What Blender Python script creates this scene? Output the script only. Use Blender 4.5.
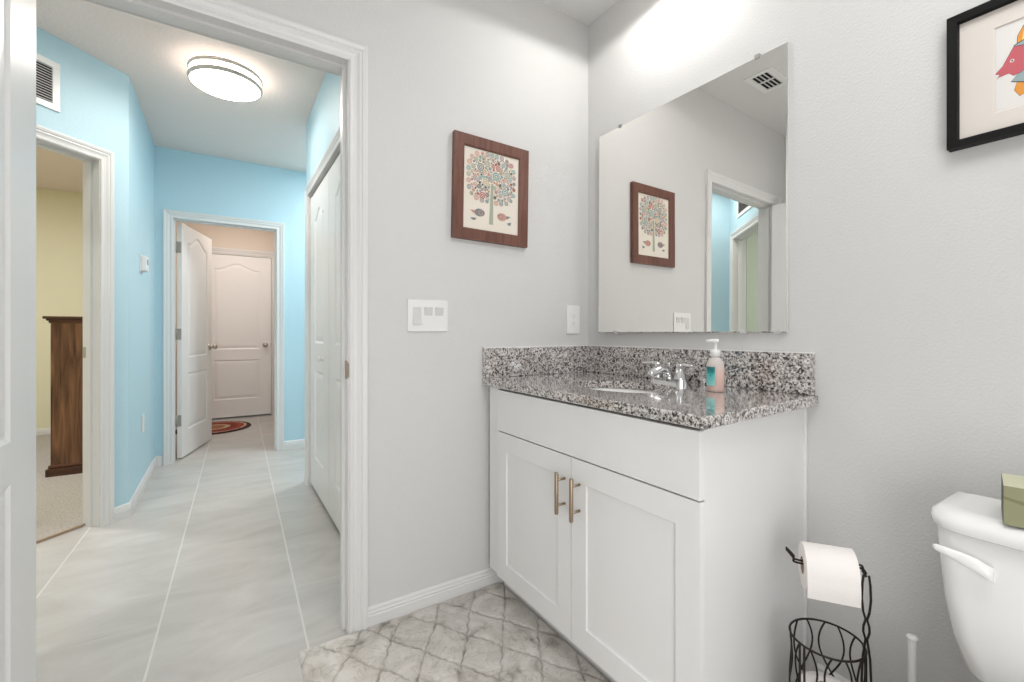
import bpy, bmesh, math, random
from mathutils import Vector, Matrix
for o in list(bpy.data.objects): bpy.data.objects.remove(o)
SC = bpy.context.scene
COL = SC.collection
PI = math.pi

# ------------------------------------------------------------------ camera, world, exposure, large lights
TH = 0.5707
cam_d = bpy.data.cameras.new('camera'); cam = bpy.data.objects.new('camera', cam_d); COL.objects.link(cam)
cam.location = (-1.506, -1.652, 1.073); cam.rotation_euler = (PI/2, 0, -TH)
cam_d.sensor_fit = 'HORIZONTAL'; cam_d.sensor_width = 36.0; cam_d.lens = 447.6/1024*36
cam_d.shift_y = -(341-333.1)/1024; cam_d.clip_start = 0.02; cam_d.clip_end = 60
SC.camera = cam
w = bpy.data.worlds.new('world'); SC.world = w; w.use_nodes = True
w.node_tree.nodes['Background'].inputs[0].default_value = (0.9, 0.95, 1.0, 1)
w.node_tree.nodes['Background'].inputs[1].default_value = 0.05
SC.view_settings.view_transform = 'Standard'; SC.view_settings.look = 'None'
SC.view_settings.exposure = 0.52; SC.view_settings.gamma = 1.0; SC.view_settings.use_curve_mapping = False

def area_light(name, loc, size, power, color, rot=(0, 0, 0), size_y=None, spread=PI):
    d = bpy.data.lights.new(name, 'AREA'); d.energy = power; d.color = color
    d.shape = 'RECTANGLE' if size_y else 'DISK'; d.size = size
    if size_y: d.size_y = size_y
    d.spread = spread
    o = bpy.data.objects.new(name, d); o.location = loc; o.rotation_euler = rot; COL.objects.link(o); return o
# unseen fill lights added to brighten the rooms, and the back room lamp
area_light('bathroom_fill', (-0.85, -1.70, 2.56), 0.9, 11.0, (0.985, 0.99, 1.0))  # soft fill added behind the camera, no fixture there
area_light('bathroom_low_fill', (-1.65, -2.66, 0.75), 0.9, 13, (0.97, 0.985, 1.0), rot=(PI/2, 0, 0), size_y=1.5)  # low fill added behind the camera; this wall has no window
area_light('hall_alcove_fill', (-2.40, 0.80, 2.56), 0.3, 3.6, (1.0, 0.95, 0.90))  # added out of view to brighten the alcove and closet doors
area_light('bedroom_fill', (-3.3, 2.8, 2.56), 0.5, 31, (0.97, 0.985, 1.0))  # added fill in place of the bedroom's window light
area_light('second_bedroom_fill', (-3.5, -0.9, 2.56), 0.5, 30, (0.97, 0.99, 1.0))  # added ceiling-height fill for the second bedroom, without a fixture
area_light('back_room_ceiling_lamp', (-1.35, 4.0, 2.56), 0.4, 8.3, (1.0, 0.95, 0.92))
area_light('side_hall_fill', (-0.25, 2.4, 2.56), 0.35, 16.5, (1.0, 0.96, 0.92))  # added out of view to brighten the far hall wall

# ------------------------------------------------------------------ materials
def lin(c):
    f = lambda v: (v/255/12.92) if v/255 <= 0.04045 else ((v/255+0.055)/1.055)**2.4
    return (f(c[0]), f(c[1]), f(c[2]), 1)
class NT:
    def __init__(s, name):
        s.m = bpy.data.materials.new(name); s.m.use_nodes = True; s.t = s.m.node_tree
        s.b = s.t.nodes['Principled BSDF']
    def n(s, typ, **kw):
        nd = s.t.nodes.new(typ)
        for k, v in kw.items():
            if hasattr(nd, k): setattr(nd, k, v)
        return nd
    def l(s, a, b): s.t.links.new(a, b)
def mat(name, rgb, rough=0.5, metal=0.0, bump=None, spec=0.5, var=None, coat=0.0):
    """plain procedural material; bump=(scale, strength, distance); var=(scale, rgb2)"""
    k = NT(name); b = k.b
    b.inputs['Base Color'].default_value = lin(rgb); b.inputs['Roughness'].default_value = rough
    b.inputs['Metallic'].default_value = metal; b.inputs['Specular IOR Level'].default_value = spec
    b.inputs['Coat Weight'].default_value = coat
    tc = k.n('ShaderNodeTexCoord')
    if var:
        nz = k.n('ShaderNodeTexNoise'); nz.inputs['Scale'].default_value = var[0]; nz.inputs['Detail'].default_value = 4
        k.l(tc.outputs['Object'], nz.inputs['Vector'])
        mx = k.n('ShaderNodeMix', data_type='RGBA'); mx.inputs[6].default_value = lin(rgb); mx.inputs[7].default_value = lin(var[1])
        k.l(nz.outputs['Fac'], mx.inputs[0]); k.l(mx.outputs[2], b.inputs['Base Color'])
    if bump:
        nz = k.n('ShaderNodeTexNoise'); nz.inputs['Scale'].default_value = bump[0]; nz.inputs['Detail'].default_value = 3
        k.l(tc.outputs['Object'], nz.inputs['Vector'])
        bp = k.n('ShaderNodeBump'); bp.inputs['Strength'].default_value = bump[1]; bp.inputs['Distance'].default_value = bump[2]
        k.l(nz.outputs['Fac'], bp.inputs['Height']); k.l(bp.outputs[0], b.inputs['Normal'])
    return k.m
M = {}
M['wall'] = mat('painted_wall_grey', (213, 212, 210), 0.55, bump=(150, 0.5, 0.003))
M['blue'] = mat('painted_wall_blue', (189, 220, 231), 0.5, bump=(95, 0.25, 0.004))
M['yellow'] = mat('painted_wall_yellow', (234, 229, 200), 0.55, bump=(95, 0.25, 0.004))
M['sage'] = mat('painted_wall_sage', (186, 194, 178), 0.55, bump=(95, 0.25, 0.004))
M['cream'] = mat('painted_wall_cream', (226, 214, 200), 0.55, bump=(95, 0.25, 0.004))
M['ceil'] = mat('ceiling_textured', (224, 223, 221), 0.8, bump=(60, 0.5, 0.005))
M['ceil_hall'] = mat('ceiling_textured_bounce_offset', (238, 224, 216), 0.8, bump=(60, 0.5, 0.005))  # same white ceiling, tinted warm to offset blue light from the walls
M['trim'] = mat('trim_paint_white', (224, 223, 221), 0.34)
M['door'] = mat('door_paint_white', (242, 241, 240), 0.35, bump=(180, 0.06, 0.002))
M['cab'] = mat('cabinet_lacquer_white', (238, 237, 236), 0.33)
M['gap'] = mat('gap_shade', (96, 94, 92), 0.8)
M['nickel'] = mat('brushed_nickel', (190, 183, 172), 0.34, 1.0)
M['nickel_light'] = mat('satin_nickel_band', (205, 200, 192), 0.45, 0.55)
M['bronze'] = mat('satin_bronze_nickel', (168, 150, 130), 0.36, 1.0)
M['chrome'] = mat('chrome', (225, 225, 226), 0.08, 1.0)
M['hinge'] = mat('hinge_steel', (176, 174, 168), 0.45, 0.6)
M['porcelain'] = mat('porcelain', (247, 246, 244), 0.12, coat=0.3)
M['plastic'] = mat('white_plastic', (236, 235, 233), 0.3)
M['plastic2'] = mat('light_grey_plastic', (214, 213, 211), 0.35)
M['wire'] = mat('dark_bronze_wire', (52, 46, 42), 0.42, 0.7)
M['paper'] = mat('toilet_paper', (246, 240, 236), 0.9, bump=(160, 0.2, 0.002))
M['card'] = mat('cardboard_core', (172, 150, 128), 0.9)
M['blackframe'] = mat('black_wood', (14, 13, 12), 0.55, bump=(120, 0.1, 0.001), spec=0.2)
M['mat_board'] = mat('mat_board', (222, 214, 206), 0.9)
M['art_paper'] = mat('art_paper', (230, 222, 209), 0.9)
M['fish_paper'] = mat('fish_paper', (226, 222, 218), 0.9)
M['black'] = mat('black_slot', (28, 27, 26), 0.7)
M['slot'] = mat('grey_recess', (150, 150, 148), 0.7)
M['carpet'] = mat('bedroom_carpet', (226, 219, 210), 0.95, bump=(300, 0.9, 0.006), var=(95, (128, 120, 113)))

def wood(name, c1, c2, scale, axis, rough=0.4, dist=3.0):
    k = NT(name); tc = k.n('ShaderNodeTexCoord'); mp = k.n('ShaderNodeMapping')
    sc = [scale, scale, scale]; sc[axis] = scale*0.07; mp.inputs['Scale'].default_value = sc
    nz = k.n('ShaderNodeTexNoise'); nz.inputs['Scale'].default_value = 1.0; nz.inputs['Detail'].default_value = 6; nz.inputs['Distortion'].default_value = dist
    k.l(tc.outputs['Object'], mp.inputs[0]); k.l(mp.outputs[0], nz.inputs['Vector'])
    r = k.n('ShaderNodeValToRGB'); r.color_ramp.elements[0].position = 0.32; r.color_ramp.elements[0].color = lin(c1)
    r.color_ramp.elements[1].position = 0.7; r.color_ramp.elements[1].color = lin(c2)
    k.l(nz.outputs['Fac'], r.inputs[0]); k.l(r.outputs[0], k.b.inputs['Base Color']); k.b.inputs['Roughness'].default_value = rough
    bp = k.n('ShaderNodeBump'); bp.inputs['Strength'].default_value = 0.12; bp.inputs['Distance'].default_value = 0.002
    k.l(nz.outputs['Fac'], bp.inputs['Height']); k.l(bp.outputs[0], k.b.inputs['Normal'])
    return k.m
M['brownframe'] = wood('brown_frame_wood', (92, 56, 44), (122, 80, 66), 60, 2, 0.38, 1.0)
M['dresser'] = wood('dresser_wood', (66, 40, 26), (146, 104, 74), 26, 2, 0.4, 1.2)
M['dresser_dark'] = wood('dresser_dark_wood', (58, 32, 20), (104, 66, 44), 26, 0, 0.4, 1.2)

def granite():
    k = NT('speckled_granite'); tc = k.n('ShaderNodeTexCoord')
    def vor(scale, off):
        mp = k.n('ShaderNodeMapping'); mp.inputs['Location'].default_value = (off, off*1.7, off*0.6)
        nz = k.n('ShaderNodeTexNoise'); nz.inputs['Scale'].default_value = scale*1.4; nz.inputs['Detail'].default_value = 2
        k.l(tc.outputs['Object'], mp.inputs[0]); k.l(mp.outputs[0], nz.inputs['Vector'])
        ad = k.n('ShaderNodeMix', data_type='VECTOR'); ad.inputs[0].default_value = 0.012
        k.l(mp.outputs[0], ad.inputs[4]); k.l(nz.outputs['Color'], ad.inputs[5])
        v = k.n('ShaderNodeTexVoronoi'); v.inputs['Scale'].default_value = scale
        k.l(ad.outputs[1], v.inputs['Vector'])
        s = k.n('ShaderNodeSeparateColor'); k.l(v.outputs['Color'], s.inputs[0]); return s
    def ramp(src, stops):
        r = k.n('ShaderNodeValToRGB'); r.color_ramp.interpolation = 'CONSTANT'; e = r.color_ramp.elements
        while len(e) < len(stops): e.new(0.5)
        for i, (p, c) in enumerate(stops): e[i].position = p; e[i].color = c if len(c) == 4 else lin(c)
        k.l(src, r.inputs[0]); return r
    a = vor(215, 0.0)
    base = ramp(a.outputs[0], [(0, (214, 208, 204)), (0.26, (188, 181, 177)), (0.48, (160, 152, 148)), (0.68, (130, 121, 116)), (0.80, (232, 227, 223))])
    b = vor(160, 3.3)
    blackmask = ramp(b.outputs[1], [(0, (1, 1, 1, 1)), (0.19, (0, 0, 0, 1))])
    c = vor(240, 7.1)
    brown = ramp(c.outputs[2], [(0, (1, 1, 1, 1)), (0.16, (0, 0, 0, 1))])
    m1 = k.n('ShaderNodeMix', data_type='RGBA'); k.l(brown.outputs[0], m1.inputs[0]); k.l(base.outputs[0], m1.inputs[6]); m1.inputs[7].default_value = lin((92, 84, 80))
    m2 = k.n('ShaderNodeMix', data_type='RGBA'); k.l(blackmask.outputs[0], m2.inputs[0]); k.l(m1.outputs[2], m2.inputs[6]); m2.inputs[7].default_value = lin((34, 32, 33))
    k.l(m2.outputs[2], k.b.inputs['Base Color']); k.b.inputs['Roughness'].default_value = 0.14; k.b.inputs['Specular IOR Level'].default_value = 0.7; k.b.inputs['Coat Weight'].default_value = 1.0; k.b.inputs['Coat IOR'].default_value = 1.62; k.b.inputs['Coat Roughness'].default_value = 0.06
    return k.m
M['granite'] = granite()

def tile():
    k = NT('porcelain_floor_tile'); tc = k.n('ShaderNodeTexCoord')
    sx = k.n('ShaderNodeSeparateXYZ'); k.l(tc.outputs['Object'], sx.inputs[0])
    # texture u runs along the hall (y), v across it (x), with the laying angle of the tiles
    def lincomb(ax, ay, c):
        m1 = k.n('ShaderNodeMath', operation='MULTIPLY'); m1.inputs[1].default_value = ax; k.l(sx.outputs[0], m1.inputs[0])
        m2 = k.n('ShaderNodeMath', operation='MULTIPLY_ADD'); m2.inputs[1].default_value = ay; k.l(sx.outputs[1], m2.inputs[0]); k.l(m1.outputs[0], m2.inputs[2])
        m3 = k.n('ShaderNodeMath', operation='ADD'); m3.inputs[1].default_value = c; k.l(m2.outputs[0], m3.inputs[0]); return m3
    v = lincomb(1.0, -0.0235, 1.718+0.452*10); u = lincomb(0.0235, 1.0, 0.06+0.475+0.94*6)
    cb = k.n('ShaderNodeCombineXYZ'); k.l(u.outputs[0], cb.inputs[0]); k.l(v.outputs[0], cb.inputs[1])
    br = k.n('ShaderNodeTexBrick'); br.offset = 0.5; br.offset_frequency = 2; br.squash = 1.0
    br.inputs['Scale'].default_value = 1.0; br.inputs['Brick Width'].default_value = 0.94; br.inputs['Row Height'].default_value = 0.452
    br.inputs['Mortar Size'].default_value = 0.0035; br.inputs['Mortar Smooth'].default_value = 0.2; br.inputs['Bias'].default_value = 0.0
    br.inputs['Color1'].default_value = (0.35, 0.35, 0.35, 1); br.inputs['Color2'].default_value = (0.65, 0.65, 0.65, 1); br.inputs['Mortar'].default_value = (0.5, 0.5, 0.5, 1)
    k.l(cb.outputs[0], br.inputs['Vector'])
    # cloudy streaks, offset per tile
    of = k.n('ShaderNodeVectorMath', operation='MULTIPLY_ADD'); of.inputs[1].default_value = (7, 11, 5)
    k.l(br.outputs['Color'], of.inputs[0])
    rot = k.n('ShaderNodeMapping'); rot.inputs['Rotation'].default_value = (0, 0, 0.9); rot.inputs['Scale'].default_value = (2.6, 7.0, 1)
    k.l(tc.outputs['Object'], rot.inputs[0]); k.l(rot.outputs[0], of.inputs[2])
    nz = k.n('ShaderNodeTexNoise'); nz.inputs['Scale'].default_value = 1.0; nz.inputs['Detail'].default_value = 7; nz.inputs['Roughness'].default_value = 0.62; nz.inputs['Distortion'].default_value = 0.8
    k.l(of.outputs[0], nz.inputs['Vector'])
    r = k.n('ShaderNodeValToRGB'); e = r.color_ramp.elements
    e[0].position = 0.28; e[0].color = lin((180, 176, 171)); e[1].position = 0.72; e[1].color = lin((202, 199, 195))
    k.l(nz.outputs['Fac'], r.inputs[0])
    dv = k.n('ShaderNodeMath', operation='DIVIDE'); dv.inputs[1].default_value = 0.452; k.l(v.outputs[0], dv.inputs[0])
    pp = k.n('ShaderNodeMath', operation='PINGPONG'); pp.inputs[1].default_value = 0.5; k.l(dv.outputs[0], pp.inputs[0])
    lt = k.n('ShaderNodeMath', operation='LESS_THAN'); lt.inputs[1].default_value = 0.0034/0.452; k.l(pp.outputs[0], lt.inputs[0])
    wk = k.n('ShaderNodeMath', operation='MULTIPLY'); wk.inputs[1].default_value = 0.22; k.l(br.outputs['Fac'], wk.inputs[0])
    jm = k.n('ShaderNodeMath', operation='MAXIMUM'); k.l(lt.outputs[0], jm.inputs[0]); k.l(wk.outputs[0], jm.inputs[1])
    mx = k.n('ShaderNodeMix', data_type='RGBA'); k.l(jm.outputs[0], mx.inputs[0]); k.l(r.outputs[0], mx.inputs[6]); mx.inputs[7].default_value = lin((216, 213, 208))
    k.l(mx.outputs[2], k.b.inputs['Base Color']); k.b.inputs['Roughness'].default_value = 0.34
    bp = k.n('ShaderNodeBump', invert=True); bp.inputs['Strength'].default_value = 0.3; bp.inputs['Distance'].default_value = 0.002
    k.l(br.outputs['Fac'], bp.inputs['Height']); k.l(bp.outputs[0], k.b.inputs['Normal'])
    return k.m
M['tile'] = tile()

def rug_mat():
    k = NT('marbled_plush_rug'); tc = k.n('ShaderNodeTexCoord'); sx = k.n('ShaderNodeSeparateXYZ'); k.l(tc.outputs['Object'], sx.inputs[0])
    nz = k.n('ShaderNodeTexNoise'); nz.inputs['Scale'].default_value = 7.5; nz.inputs['Detail'].default_value = 6; nz.inputs['Roughness'].default_value = 0.6; nz.inputs['Distortion'].default_value = 1.2
    k.l(tc.outputs['Object'], nz.inputs['Vector'])
    r = k.n('ShaderNodeValToRGB'); e = r.color_ramp.elements
    e[0].position = 0.30; e[0].color = lin((136, 130, 122)); e[1].position = 0.66; e[1].color = lin((218, 213, 207)); n = e.new(0.44); n.color = lin((196, 190, 182))
    k.l(nz.outputs['Fac'], r.inputs[0])
    vn = k.n('ShaderNodeTexNoise'); vn.inputs['Scale'].default_value = 13; vn.inputs['Detail'].default_value = 5; vn.inputs['Distortion'].default_value = 2.0
    k.l(tc.outputs['Object'], vn.inputs['Vector'])
    vr = k.n('ShaderNodeValToRGB'); e = vr.color_ramp.elements; e[0].position = 0.47; e[0].color = (0, 0, 0, 1); e[1].position = 0.53; e[1].color = (0, 0, 0, 1); n = e.new(0.5); n.color = (0.28, 0.28, 0.28, 1)
    k.l(vn.outputs['Fac'], vr.inputs[0])
    mx = k.n('ShaderNodeMix', data_type='RGBA'); k.l(vr.outputs[0], mx.inputs[0]); k.l(r.outputs[0], mx.inputs[6]); mx.inputs[7].default_value = lin((104, 98, 92))
    at = k.n('ShaderNodeAttribute'); at.attribute_name = 'groove_shade'       # shade of the grooves between the diamonds, put into the colour
    ml = k.n('ShaderNodeMath', operation='MULTIPLY'); k.l(at.outputs['Fac'], ml.inputs[0])
    sn = k.n('ShaderNodeTexNoise'); sn.inputs['Scale'].default_value = 17; k.l(tc.outputs['Object'], sn.inputs['Vector'])
    sr_ = k.n('ShaderNodeMapRange'); sr_.inputs[1].default_value = 0.35; sr_.inputs[2].default_value = 0.7; sr_.inputs[3].default_value = 0.2; sr_.inputs[4].default_value = 0.85; k.l(sn.outputs['Fac'], sr_.inputs[0]); k.l(sr_.outputs[0], ml.inputs[1])
    m3 = k.n('ShaderNodeMix', data_type='RGBA'); k.l(ml.outputs[0], m3.inputs[0]); k.l(mx.outputs[2], m3.inputs[6]); m3.inputs[7].default_value = lin((92, 86, 80))
    k.l(m3.outputs[2], k.b.inputs['Base Color']); k.b.inputs['Roughness'].default_value = 0.9; k.b.inputs['Sheen Weight'].default_value = 0.2
    fz = k.n('ShaderNodeTexNoise'); fz.inputs['Scale'].default_value = 420; k.l(tc.outputs['Object'], fz.inputs['Vector'])
    bp = k.n('ShaderNodeBump'); bp.inputs['Strength'].default_value = 0.35; bp.inputs['Distance'].default_value = 0.003
    k.l(fz.outputs['Fac'], bp.inputs['Height']); k.l(bp.outputs[0], k.b.inputs['Normal'])
    return k.m
M['rug'] = rug_mat()

def doormat_mat():
    k = NT('dark_red_doormat'); tc = k.n('ShaderNodeTexCoord')
    mp = k.n('ShaderNodeMapping'); mp.inputs['Scale'].default_value = (1/0.362, 1/0.385, 1); k.l(tc.outputs['Object'], mp.inputs[0])
    ln = k.n('ShaderNodeVectorMath', operation='LENGTH'); k.l(mp.outputs[0], ln.inputs[0])
    r = k.n('ShaderNodeValToRGB'); r.color_ramp.interpolation = 'CONSTANT'; e = r.color_ramp.elements
    st = [(0, (150, 96, 70)), (0.30, (190, 160, 130)), (0.42, (120, 44, 32)), (0.62, (150, 60, 42)), (0.80, (190, 170, 150)), (0.86, (70, 26, 22)), (0.95, (40, 22, 20))]
    while len(e) < len(st): e.new(0.5)
    for i, (p, c) in enumerate(st): e[i].position = p; e[i].color = lin(c)
    nz = k.n('ShaderNodeTexNoise'); nz.inputs['Scale'].default_value = 14; k.l(tc.outputs['Object'], nz.inputs['Vector'])
    ma = k.n('ShaderNodeMath', operation='MULTIPLY_ADD'); ma.inputs[1].default_value = 0.16; k.l(nz.outputs['Fac'], ma.inputs[0])
    sb = k.n('ShaderNodeMath', operation='SUBTRACT'); sb.inputs[1].default_value = 0.08; k.l(ln.outputs['Value'], sb.inputs[0]); k.l(sb.outputs[0], ma.inputs[2])
    k.l(ma.outputs[0], r.inputs[0]); k.l(r.outputs[0], k.b.inputs['Base Color']); k.b.inputs['Roughness'].default_value = 0.9
    return k.m
M['doormat'] = doormat_mat()

def mirror_mat():
    k = NT('mirror_silver'); k.b.inputs['Base Color'].default_value = (0.93, 0.918, 0.895, 1); k.b.inputs['Metallic'].default_value = 1; k.b.inputs['Roughness'].default_value = 0.0
    return k.m
M['mirror'] = mirror_mat()
def emit(name, rgb, s):
    k = NT(name); k.b.inputs['Base Color'].default_value = lin((240, 240, 240)); k.b.inputs['Emission Color'].default_value = lin(rgb); k.b.inputs['Emission Strength'].default_value = s
    return k.m
M['hall_diffuser'] = emit('hall_lamp_diffuser', (255, 244, 234), 8.2)
M['vanity_shade'] = emit('vanity_lamp_shade', (255, 250, 246), 2.2)
def tinted(name, rgb, rough, transm, alpha=1.0):
    k = NT(name); k.b.inputs['Base Color'].default_value = lin(rgb); k.b.inputs['Roughness'].default_value = rough
    k.b.inputs['Transmission Weight'].default_value = transm; k.b.inputs['IOR'].default_value = 1.15; k.b.inputs['Alpha'].default_value = alpha
    return k.m
M['clear'] = tinted('clear_plastic', (255, 250, 244), 0.15, 0.1, 0.55)
M['clip'] = tinted('clear_clip_plastic', (235, 235, 235), 0.15, 0.3, 0.8)
M['soap'] = tinted('coral_soap', (246, 150, 108), 0.25, 0.15)
M['glass'] = tinted('picture_glass', (255, 255, 255), 0.02, 1.0, 0.06)

def tissue_mat():
    k = NT('olive_tissue_box'); tc = k.n('ShaderNodeTexCoord')
    wv = k.n('ShaderNodeTexWave', wave_type='RINGS'); wv.inputs['Scale'].default_value = 9; wv.inputs['Distortion'].default_value = 5; wv.inputs['Detail'].default_value = 1
    k.l(tc.outputs['Object'], wv.inputs['Vector'])
    r = k.n('ShaderNodeValToRGB'); e = r.color_ramp.elements; e[0].position = 0.0; e[0].color = lin((122, 120, 82)); e[1].position = 0.12; e[1].color = lin((146, 146, 112))
    k.l(wv.outputs['Fac'], r.inputs[0]); k.l(r.outputs[0], k.b.inputs['Base Color']); k.b.inputs['Roughness'].default_value = 0.5
    return k.m
M['tissue_front'] = tissue_mat()
M['tissue_top'] = mat('cream_tissue_top', (206, 206, 178), 0.55)
M['tissue_dark'] = mat('dark_carton', (58, 58, 48), 0.5)  # left end, underside and slot coloured darker than the front
def label_mat():
    k = NT('teal_label'); tc = k.n('ShaderNodeTexCoord'); sx = k.n('ShaderNodeSeparateXYZ'); k.l(tc.outputs['Object'], sx.inputs[0])
    nz = k.n('ShaderNodeTexNoise'); nz.noise_dimensions = '3D'; nz.inputs['Scale'].default_value = 60; k.l(tc.outputs['Object'], nz.inputs['Vector'])
    r = k.n('ShaderNodeValToRGB'); e = r.color_ramp.elements
    st = [(0.0, (150, 222, 218)), (0.45, (84, 190, 188)), (0.62, (40, 140, 142)), (0.8, (24, 104, 110))]
    while len(e) < 4: e.new(0.5)
    for i, (p, c) in enumerate(st): e[i].position = p; e[i].color = lin(c)
    mr = k.n('ShaderNodeMapRange'); mr.inputs[1].default_value = 0.025; mr.inputs[2].default_value = 0.095; k.l(sx.outputs[2], mr.inputs[0])
    ma = k.n('ShaderNodeMath', operation='MULTIPLY_ADD'); ma.inputs[1].default_value = 0.5; k.l(nz.outputs['Fac'], ma.inputs[0])
    sb = k.n('ShaderNodeMath', operation='SUBTRACT'); sb.inputs[1].default_value = 0.25; k.l(mr.outputs[0], sb.inputs[0]); k.l(sb.outputs[0], ma.inputs[2])
    k.l(ma.outputs[0], r.inputs[0]); k.l(r.outputs[0], k.b.inputs['Base Color']); k.b.inputs['Roughness'].default_value = 0.4
    return k.m
M['label'] = label_mat()
PAL = {'ptl': (126, 158, 156), 'pred': (170, 92, 84), 'psal': (200, 150, 134), 'psage': (150, 160, 138), 'pgrey': (128, 134, 136),
       'pdark': (74, 84, 84), 'plil': (158, 138, 146), 'ptan': (198, 178, 148), 'ptrunk': (168, 172, 152), 'fpink': (196, 98, 106),
       'fgrey': (150, 168, 170), 'forange': (226, 150, 66), 'fline': (70, 62, 66), 'fyel': (232, 206, 120), 'fteal': (96, 158, 160)}
for kx, c in PAL.items(): M[kx] = mat('ink_' + kx, c, 0.85)

# ------------------------------------------------------------------ mesh helpers
class MB:
    """collects shapes in one mesh; every shape takes a material index"""
    def __init__(s, *mats): s.bm = bmesh.new(); s.mats = [M[m] for m in mats]
    def quad_box(s, a, b, mi=0, bevel=0.0, seg=2, mtx=None):
        x0, y0, z0 = [min(a[i], b[i]) for i in range(3)]; x1, y1, z1 = [max(a[i], b[i]) for i in range(3)]
        r = bmesh.ops.create_cube(s.bm, size=1.0); vs = r['verts']
        for v in vs: v.co = Vector(((x0+x1)/2+v.co.x*(x1-x0), (y0+y1)/2+v.co.y*(y1-y0), (z0+z1)/2+v.co.z*(z1-z0)))
        fs = {f for v in vs for f in v.link_faces}
        if bevel > 0:
            es = list({e for v in vs for e in v.link_edges})
            rb = bmesh.ops.bevel(s.bm, geom=es, offset=bevel, segments=seg, affect='EDGES', profile=0.5)
            fs |= set(rb['faces']); fs = {f for f in fs if f.is_valid}
            vs = list({v for f in fs for v in f.verts})
        for f in fs: f.material_index = mi
        if mtx is not None:
            for v in vs: v.co = mtx @ v.co
        return s
    box = quad_box
    def prism(s, pts, z0, z1, mi=0, mtx=None, smooth=False):
        lo = [s.bm.verts.new((p[0], p[1], z0)) for p in pts]; hi = [s.bm.verts.new((p[0], p[1], z1)) for p in pts]
        n = len(pts); fs = [s.bm.faces.new(lo[::-1]), s.bm.faces.new(hi)]
        for i in range(n):
            f = s.bm.faces.new((lo[i], lo[(i+1) % n], hi[(i+1) % n], hi[i])); f.smooth = smooth; fs.append(f)
        for f in fs: f.material_index = mi
        if mtx is not None:
            for v in lo+hi: v.co = mtx @ v.co
        return s
    def lathe(s, prof, n=32, mi=0, mtx=None, sx=1.0, sy=1.0, smooth=True):
        rings = []
        for r, z in prof:
            if r < 1e-6: rings.append([s.bm.verts.new((0, 0, z))])
            else: rings.append([s.bm.verts.new((r*sx*math.cos(2*PI*i/n), r*sy*math.sin(2*PI*i/n), z)) for i in range(n)])
        for a, b in zip(rings, rings[1:]):
            for i in range(n):
                j = (i+1) % n
                if len(a) == 1 and len(b) == 1: continue
                if len(a) == 1: f = s.bm.faces.new((a[0], b[j], b[i]))
                elif len(b) == 1: f = s.bm.faces.new((a[i], a[j], b[0]))
                else: f = s.bm.faces.new((a[i], a[j], b[j], b[i]))
                f.material_index = mi; f.smooth = smooth
        if mtx is not None:
            for rr in rings:
                for v in rr: v.co = mtx @ v.co
        return s
    def tube(s, pts, r, n=10, mi=0, closed=False, caps=True):
        P = [Vector(p) for p in pts]; m = len(P)
        rad = r if isinstance(r, (list, tuple)) else [r]*m
        T = []
        for i in range(m):
            a = P[(i-1) % m] if (closed or i > 0) else P[i]; b = P[(i+1) % m] if (closed or i < m-1) else P[i]
            T.append((b-a).normalized())
        up = Vector((0, 0, 1)) if abs(T[0].z) < 0.9 else Vector((1, 0, 0))
        N = (up - T[0]*up.dot(T[0])).normalized(); rings = []
        for i in range(m):
            N = (N - T[i]*N.dot(T[i])).normalized(); B = T[i].cross(N)
            rings.append([s.bm.verts.new(P[i]+(N*math.cos(2*PI*k/n)+B*math.sin(2*PI*k/n))*rad[i]) for k in range(n)])
        rng = range(m) if closed else range(m-1)
        for i in rng:
            a, b = rings[i], rings[(i+1) % m]
            for k in range(n):
                f = s.bm.faces.new((a[k], a[(k+1) % n], b[(k+1) % n], b[k])); f.smooth = True; f.material_index = mi
        if caps and not closed:
            for rr in (rings[0][::-1], rings[-1]):
                f = s.bm.faces.new(rr); f.material_index = mi
        return s
    def cyl(s, a, b, r, n=20, mi=0): return s.tube([a, b], r, n, mi)
    def grid(s, rows, mi=0, smooth=True, closed_u=False):
        V = [[s.bm.verts.new(p) for p in row] for row in rows]
        for a, b in zip(V, V[1:]):
            rng = range(len(a)) if closed_u else range(len(a)-1)
            for i in rng:
                j = (i+1) % len(a)
                f = s.bm.faces.new((a[i], a[j], b[j], b[i])); f.smooth = smooth; f.material_index = mi
        return V
    def flat(s, pts3, mi=0):
        f = s.bm.faces.new([s.bm.verts.new(p) for p in pts3]); f.material_index = mi; return f
    def build(s, name, parent=None, recalc=True):
        if recalc: bmesh.ops.recalc_face_normals(s.bm, faces=s.bm.faces[:])
        me = bpy.data.meshes.new(name); s.bm.to_mesh(me); s.bm.free()
        for m_ in s.mats: me.materials.append(m_)
        o = bpy.data.objects.new(name, me); COL.objects.link(o)
        if parent is not None: o.parent = parent
        return o
def tag(o, label, cat, group=None):
    o['label'] = label; o['category'] = cat
    if group: o['group'] = group
    return o
def empty(name, loc=(0, 0, 0), rz=0.0, label=None, cat=None, group=None):
    o = bpy.data.objects.new(name, None); o.location = loc; o.rotation_euler = (0, 0, rz); o.empty_display_size = 0.05; COL.objects.link(o)
    if label: tag(o, label, cat, group)
    return o
def struct(o, label=None):
    o['kind'] = 'structure'
    if label: o['label'] = label
    return o
def seg_mtx(p0, p1):
    """local x along p0->p1, local y to the left of it, z up"""
    d = Vector((p1[0]-p0[0], p1[1]-p0[1], 0)).normalized(); n = Vector((-d.y, d.x, 0))
    return Matrix(((d.x, n.x, 0, p0[0]), (d.y, n.y, 0, p0[1]), (0, 0, 1, 0), (0, 0, 0, 1)))
H = 2.585
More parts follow.
